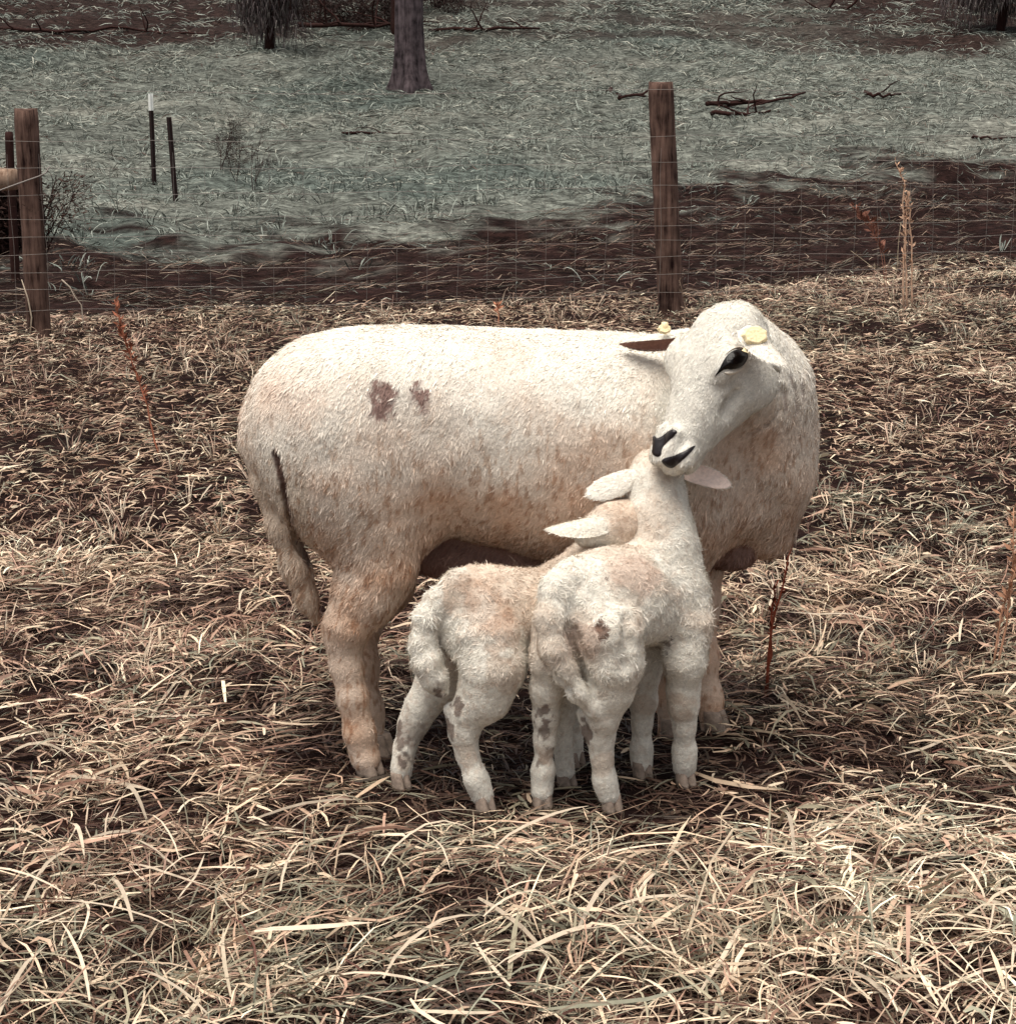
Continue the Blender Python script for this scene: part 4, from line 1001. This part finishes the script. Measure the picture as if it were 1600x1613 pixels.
# ================================================================= T-posts
def tpost(bx, by, tx, ty, d, label, white):
    b = P(bx, by, d); gz = float(zg(b[0], b[1])); t = P(tx, ty, d); b[2] = min(b[2], gz); o0 = tuple(b); root = empty('steel_t_post', o0); tag(root, label, 'metal post', 'steel posts on the hillside')
    ax = t - b; L = np.linalg.norm(ax); ax /= L; s = np.cross(ax, (0, 1, 0)); s /= np.linalg.norm(s); f = np.cross(s, ax)
    def bar(l0, l1, a0, a1, b0, b1):
        V = [b + ax * l + s * a + f * c for l in (l0, l1) for a, c in ((a0, b0), (a1, b0), (a1, b1), (a0, b1))]
        return np.array(V), [[0, 1, 2, 3], [7, 6, 5, 4], [0, 4, 5, 1], [1, 5, 6, 2], [2, 6, 7, 3], [3, 7, 4, 0]]
    mb = MB(); hi = L * (1 - white)
    mb.add(*bar(-.3, hi, -.024, .024, -.004, .004)); mb.add(*bar(-.3, hi, -.004, .004, -.036, -.0045))
    for k in range(int(hi / .055)): mb.add(*bar(.05 + k * .055, .062 + k * .055, -.012, .012, .0042, .010))
    mb.build('shaft', M_tpost, root, o0, False)
    if white:
        m2 = MB(); m2.add(*bar(hi, L, -.025, .025, -.005, .005)); m2.add(*bar(hi, L, -.005, .005, -.037, -.0055)); m2.build('painted_tip', M_white, root, o0, False)
def dground(px, py): return float(G(px, py)[1])
tpost(243, 290, 237, 147, dground(243, 290), 'dark steel post with white painted tip on the hillside', .185)
tpost(277, 317, 266, 184, dground(277, 317), 'all dark steel post leaning just right of the white tipped one', 0)
# ================================================================= trees
def big_tree(base, rad, fork_h, label, seed, height=7.0, lean=(0, 0), mat=M_bark):
    r = np.random.default_rng(seed); o0 = tuple(base); root = empty('tree', o0); tag(root, label, 'tree')
    # trunk with flared ribs
    n = 40; seg = 36; V = []; ph = r.random(5) * 6.28
    for i in range(n + 1):
        z = -.2 + (fork_h + .9) * i / n; a = np.arange(seg) / seg * 2 * np.pi; fl = math.exp(-max(z, 0) * 3.2)
        rr = rad * (.80 + .06 * z * 0 + .45 * fl) * (1 + .07 * np.sin(3 * a + ph[0]) + (.05 + .16 * fl) * np.sin(5 * a + ph[1]) + .03 * np.sin(11 * a + ph[2] + z) + .06 * (vn2(a * 4, a * 0 + z * 3) - .5))
        V.append(np.stack([base[0] + lean[0] * z + rr * np.cos(a), base[1] + lean[1] * z + rr * np.sin(a), base[2] + z + 0 * a], 1))
    V = np.concatenate(V); i = np.arange(n)[:, None] * seg; j = np.arange(seg)[None]; j2 = (j + 1) % seg
    Q = np.stack([i + j, i + j2, i + seg + j2, i + seg + j], -1).reshape(-1, 4)
    MB().add(V, Q).build('trunk', mat, root, o0)
    top = np.array(base) + np.array([lean[0] * fork_h, lean[1] * fork_h, fork_h]); br = MB()
    def limb(p, d, L, rr, lvl):
        k = 8; pts = [p]; q = p.copy(); d = d.copy()
        for i in range(k):
            d = d + r.normal(0, .12, 3) + np.array([0, 0, .04]); d /= np.linalg.norm(d); q = q + d * L / k; pts.append(q.copy())
            if lvl < 3 and i > 1:
                e = d + r.normal(0, .65, 3); e /= np.linalg.norm(e); limb(q, e, L * .55, rr * (1 - i / k * .6) * .55, lvl + 1)
        br.tube(pts, np.linspace(rr, rr * .3, len(pts)), 10 if lvl == 0 else (6 if lvl == 1 else 4), cap=False)
    for dd in ((-.35, .1, 1), (.3, -.1, 1), (.05, .5, .9)):
        d = np.array(dd, float); d /= np.linalg.norm(d); limb(top - np.array([0, 0, .3]), d, height - fork_h, rad * .55, 0)
    br.build('crown', mat, root, o0)
    return root
tb = G(646, 140)
big_tree(tb, .27, 1.9, 'thick grey brown tree trunk with flared foot at top centre of the hillside', 4)
# second, darker stem beside it
pt = G(631, 56, 10); o0 = tuple(pt)
st2 = empty('tree', o0); tag(st2, 'dark slim tree stem directly behind left side of the thick trunk', 'tree')
pts = [pt + np.array([.02 * math.sin(i), 0, -.2 + i * .4]) for i in range(14)]
MB().tube(pts, np.linspace(.22, .1, 14), 14).build('trunk', M_dark, st2, o0)
mbx = MB(); r = np.random.default_rng(77)
for i in range(26):
    p0 = pts[7] + (pts[-1] - pts[7]) * r.random(); d = np.array([r.normal(), r.normal(), .6]); d /= np.linalg.norm(d); q = [p0]
    for k in range(6): d = d + r.normal(0, .2, 3); d /= np.linalg.norm(d); q.append(q[-1] + d * .3)
    mbx.tube(q, np.linspace(.03, .006, 7), 5, cap=False)
mbx.build('crown', M_dark, st2, o0)
# weeping evergreen at top left
def weeping(base, label, seed, H=5.0, R=1.1, ncurt=260, col=(.075, .060, .060), low=.35, trunk=.09):
    r = np.random.default_rng(seed); o0 = tuple(base); root = empty('tree', o0); tag(root, label, 'tree')
    MB().tube([base + np.array([0, 0, z]) + np.array([.05 * math.sin(z * 2), 0, 0]) for z in np.linspace(-.2, H, 12)], np.linspace(trunk, .04, 12), 12, (.9, .8, .8)).build('trunk', M_dark, root, o0)
    mb = MB(); lp = []; lt = []
    for i in range(ncurt):
        z0 = r.uniform(H * .22, H * .95); a = r.random() * 6.28; R0 = R * (1.05 - .8 * z0 / H) * r.uniform(.3, 1); q = base + np.array([0, 0, z0]); pts = [q.copy()]; d = np.array([math.cos(a), math.sin(a), .25])
        end = base[2] + r.uniform(.05, .25 + 6 * low) + (.5 + .5 * math.sin(a * 3)) * .3
        k = 0
        while k < 19:
            out = np.hypot(q[0] - base[0], q[1] - base[1]); f = out / R0
            d = np.array([math.cos(a) * max(0, 1 - f), math.sin(a) * max(0, 1 - f), .25 - 1.2 * min(1, f + k * .06)]) + r.normal(0, .12, 3); d /= np.linalg.norm(d)
            q = q + d * .28; 
            if q[2] < end: break
            pts.append(q.copy()); k += 1
            for _ in range(6): lp.append(q + r.normal(0, .07, 3)); lt.append(d + np.array([0, 0, -.6]))
        if len(pts) > 2: mb.tube(pts, np.linspace(.014, .004, len(pts)), 4, cap=False)
    mb.build('branch', M_dark, root, o0)
    p = np.array(lp); n = len(p); t = np.array(lt) + r.normal(0, .35, (n, 3)); t /= np.linalg.norm(t, axis=1)[:, None]; s = np.cross(t, r.normal(0, 1, (n, 3))); s /= np.linalg.norm(s, axis=1)[:, None]
    L = r.uniform(.10, .26, n)[:, None]; w = L * .03 + .003
    V = np.stack([p - s * w, p + s * w, p + t * L], 1).reshape(-1, 3)
    c = np.array(col) * r.uniform(.5, 1.7, n)[:, None]; c[r.random(n) < .2] = (.14, .125, .115)
    o = mesh_np('foliage', V, [np.arange(n * 3).reshape(-1, 3)], M_hay, root, np.repeat(c, 3, 0), False, o0); o['kind'] = 'stuff'
weeping(G(424, 78), 'dark weeping evergreen with hanging twigs at top left of the thick trunk', 8, 4.4, .95, 420, low=.16)
weeping(G(1575, 50), 'dark evergreen mass at the top right corner of the hillside', 9, 5.0, 1.9, 520, low=.12)
# brush and fallen branches
def fallen(name, pxs, rad, label, cat, seed, side=3, mat=M_dark, lift=.05, sl=.5):
    r = np.random.default_rng(seed); g = [G(*q) for q in pxs]; pts = []
    for a, b in zip(g[:-1], g[1:]): pts += [a + (b - a) * t for t in (0, .25, .5, .75)]
    pts.append(g[-1]); pts = [p + np.array([0, 0, lift + rad]) + r.normal(0, rad * .5, 3) for p in pts]; o0 = tuple(g[0]); root = empty(name, o0); tag(root, label, cat)
    mb = MB().tube(pts, np.linspace(rad, rad * .45, len(pts)), 9)
    mb.build('branch', mat, root, o0); 
    for i in range(side):
        p = pts[r.integers(1, len(pts) - 1)]; d = np.array([r.normal(), r.normal() * .5, abs(r.normal()) * .5]); d /= np.linalg.norm(d); q = [p]
        for k in range(5): d = d + r.normal(0, .25, 3); d /= np.linalg.norm(d); q.append(q[-1] + d * sl * .2)
        MB().tube(q, np.linspace(rad * .5, rad * .15, 6), 6, cap=False).build('twig', mat, root, o0)
    return root
fallen('fallen_branch', [(1112, 170), (1150, 168), (1215, 166), (1268, 152)], .035, 'largest dark fallen branch on the hillside, right of the tall fence post', 'branch', 1, 7, lift=.02)
fallen('fallen_branch', [(1120, 182), (1165, 184), (1216, 182)], .035, 'second dark log lying under the largest fallen branch', 'branch', 2, 3, lift=0)
fallen('fallen_branch', [(958, 146), (975, 158), (1020, 152)], .035, 'short dark forked branch on the grass left of the tall fence post', 'branch', 3, 2, lift=.02)
fallen('fallen_branch', [(1362, 153), (1390, 156), (1416, 153)], .030, 'short dark stick with pale end lying alone on upper right hillside', 'branch', 4, 1, lift=.02)
fallen('fallen_branch', [(540, 212), (600, 211), (650, 212)], .018, 'thin dark stick lying on the grass below the thick trunk', 'branch', 5, 1, lift=.0)
fallen('fallen_branch', [(1530, 218), (1545, 220), (1580, 222)], .022, 'small stick near the right edge of the hillside', 'branch', 6, 1, lift=.0)
fallen('fallen_branch', [(470, 50), (560, 52), (630, 50)], .05, 'dark limb lying along the ground left of the thick trunk', 'branch', 7, 9, lift=.1, sl=1.0)
fallen('fallen_branch', [(680, 50), (760, 50), (850, 48)], .045, 'dark limb lying along the ground right of the thick trunk', 'branch', 8, 4, lift=.0, sl=.6)
fallen('fallen_branch', [(0, 45), (90, 55), (200, 48), (330, 58)], .04, 'long dark limb lying across the top left of the hillside', 'branch', 9, 5, lift=.0, sl=.6)
# drooping bare branch at the upper right, still on its tree beyond the frame
bt = G(1460, 5); o0 = tuple(bt); root = empty('tree', o0); tag(root, 'leafless tree whose bare forked branches droop into the upper right of the picture', 'tree')
MB().tube([bt + np.array([1.0 + .1 * math.sin(z), 1.5, z]) for z in np.linspace(-.3, 5, 10)], np.linspace(.2, .09, 10), 12).build('trunk', M_bark, root, o0)
dd = float(bt[1]) - 1.0
for pl, rb in (([(1430, -240), (1360, -90), (1322, -15), (1300, 20), (1270, 30), (1240, 42)], .055), ([(1400, -160), (1370, -30), (1345, 5), (1322, 22), (1290, 36), (1282, 44)], .045), ([(1322, 22), (1328, 34), (1330, 42)], .02), ([(1300, 20), (1270, 2), (1262, -6)], .02)):
    pts = [P(a, b, dd) for a, b in pl]
    if pl[0][1] < -100: pts = [bt + np.array([1.0, 1.5, 4.6])] + pts
    MB().tube(pts, np.linspace(rb, rb * .3, len(pts)), 7, cap=False).build('branch', M_dark, root, o0)
# scrub above the trunk line
for i, (px, py, h) in enumerate([(500, 40, .9), (560, 32, 1.0), (600, 42, .8), (470, 22, 1.1), (690, 12, .9)]):
    twig_bush('scrub', G(px, py), 7, h, .9, .014, M_dark, ['low twiggy scrub between the weeping evergreen and thick trunk', 'arching twiggy scrub left of the thick trunk at the top edge', 'small scrub touching the left side of the thick trunk', 'twiggy scrub beside the weeping evergreen', 'twiggy scrub at the top edge right of the thick trunk'][i], 'shrub', 60 + i, leaf=1, lsize=.06, droop=.25, group='leafless scrub along the top of the hillside')
# spindly saplings mid left
for i, (px, py, h) in enumerate([(348, 268, .62), (400, 300, .5), (372, 285, .35)]):
    twig_bush('sapling', G(px, py), 3, h, .3, .004, M_dark, ['tallest spindly dark sapling right of the two steel posts', 'bushy spindly sapling farther right and lower than the tallest', 'smallest sapling between the two spindly ones'][i], 'sapling', 80 + i, leaf=1 if i == 0 else 0, lsize=.02, up=2.2, group='spindly saplings on the lower hillside')
# ================================================================= dry weeds
def weed(name, stems, col, label, seed, rad=.003, bits=40, bsize=.012, d=None, seedcol=None):
    r = np.random.default_rng(seed); first = stems[0][0]; g = G(*first); dd = d or float(g[1]); g = P(first[0], first[1], dd); g[2] = float(zg(g[0], g[1])); o0 = tuple(g); root = empty(name, o0); tag(root, label, 'weed')
    for st_ in stems:
        pts = [P(a, b, dd + .02 * i) for i, (a, b) in enumerate(st_)]; fine = []
        for a, b in zip(pts[:-1], pts[1:]): fine += [a + (b - a) * t for t in (0, .33, .66)]
        fine.append(pts[-1]); fine = [f + r.normal(0, rad * .6, 3) for f in fine]; fine[0][2] = min(fine[0][2], o0[2] + .0)
        MB().tube(fine, np.linspace(rad, rad * .35, len(fine)), 6, col).build('stem', M_rust, root, o0)
        if bits:
            V = []; T = []; K = []
            fa_ = np.array(fine); m0 = int(len(fa_) * .3)
            for i in range(bits):
                k = r.uniform(m0, len(fa_) - 1.001); p = fa_[int(k)] + (fa_[int(k) + 1] - fa_[int(k)]) * (k % 1); dv = np.array([r.normal(), r.normal(), .6 + abs(r.normal())]); dv /= np.linalg.norm(dv); s = np.cross(dv, r.normal(0, 1, 3)); s /= np.linalg.norm(s); L = bsize * r.uniform(.6, 2.2)
                b0 = len(V); V += [p, p + dv * L * .5 - s * L * .16, p + dv * L * .5 + s * L * .16, p + dv * L]; T += [[b0, b0 + 1, b0 + 2], [b0 + 1, b0 + 3, b0 + 2]]; K += [np.array(seedcol or col) * r.uniform(.6, 1.4)] * 4
            o = mesh_np('seed_head', np.array(V), [np.array(T)], M_rust, root, np.array(K), False, o0); o['kind'] = 'stuff'
    return root
weed('dry_weed', [[(1430, 490), (1427, 430), (1424, 360), (1424, 300), (1421, 280), (1410, 255)], [(1422, 485), (1424, 420), (1426, 350), (1428, 310)], [(1436, 480), (1436, 430), (1433, 350), (1430, 300)]], (.50, .32, .22), 'tall orange tan double stalk standing by the wire at right', 1, .0062, 55, .02)
weed('dry_weed', [[(1400, 470), (1392, 400), (1370, 360), (1345, 325)], [(1395, 460), (1388, 400), (1376, 350), (1352, 345)]], (.26, .12, .085), 'faint rusty feathery weed leaning left of the tall orange stalk', 2, .0025, 70, .03)
weed('dry_weed', [[(1402, 480), (1412, 420), (1418, 350)], [(1440, 490), (1470, 440), (1478, 400)], [(1415, 488), (1385, 430), (1340, 395)]], (.42, .34, .24), 'pale grey stems splayed round the foot of the tall orange stalk', 3, .003, 8, .02)
weed('dry_weed', [[(252, 722), (240, 680), (226, 620), (212, 580), (200, 545), (190, 520), (180, 470)]], (.30, .11, .065), 'slender red brown seed stalk leaning left near the left fence post', 4, .0034, 130, .016)
weed('dry_weed', [[(1205, 1100), (1212, 1030), (1222, 960), (1238, 900), (1255, 832)], [(1210, 1090), (1215, 1000), (1216, 950), (1226, 915)]], (.15, .035, .018), 'dark red dock stalk standing right of the ewe chest', 5, .0036, 34, .010)
weed('dry_weed', [[(1570, 1060), (1585, 980), (1596, 900), (1598, 800)], [(1562, 1050), (1580, 960), (1604, 880)]], (.36, .19, .12), 'rusty weed stalk at the right edge of the picture', 6, .0028, 60, .013)
weed('dry_weed', [[(786, 512), (785, 490), (783, 478)]], (.45, .2, .12), 'tiny orange weed tip behind the middle of the ewe back', 7, .004, 30, .02)
weed('dry_weed', [[(1080, 520), (1078, 480), (1070, 440)], [(990, 512), (985, 470), (1000, 440)]], (.25, .18, .13), 'thin dry stems at the foot of the tall fence post', 8, .0025, 20, .015)
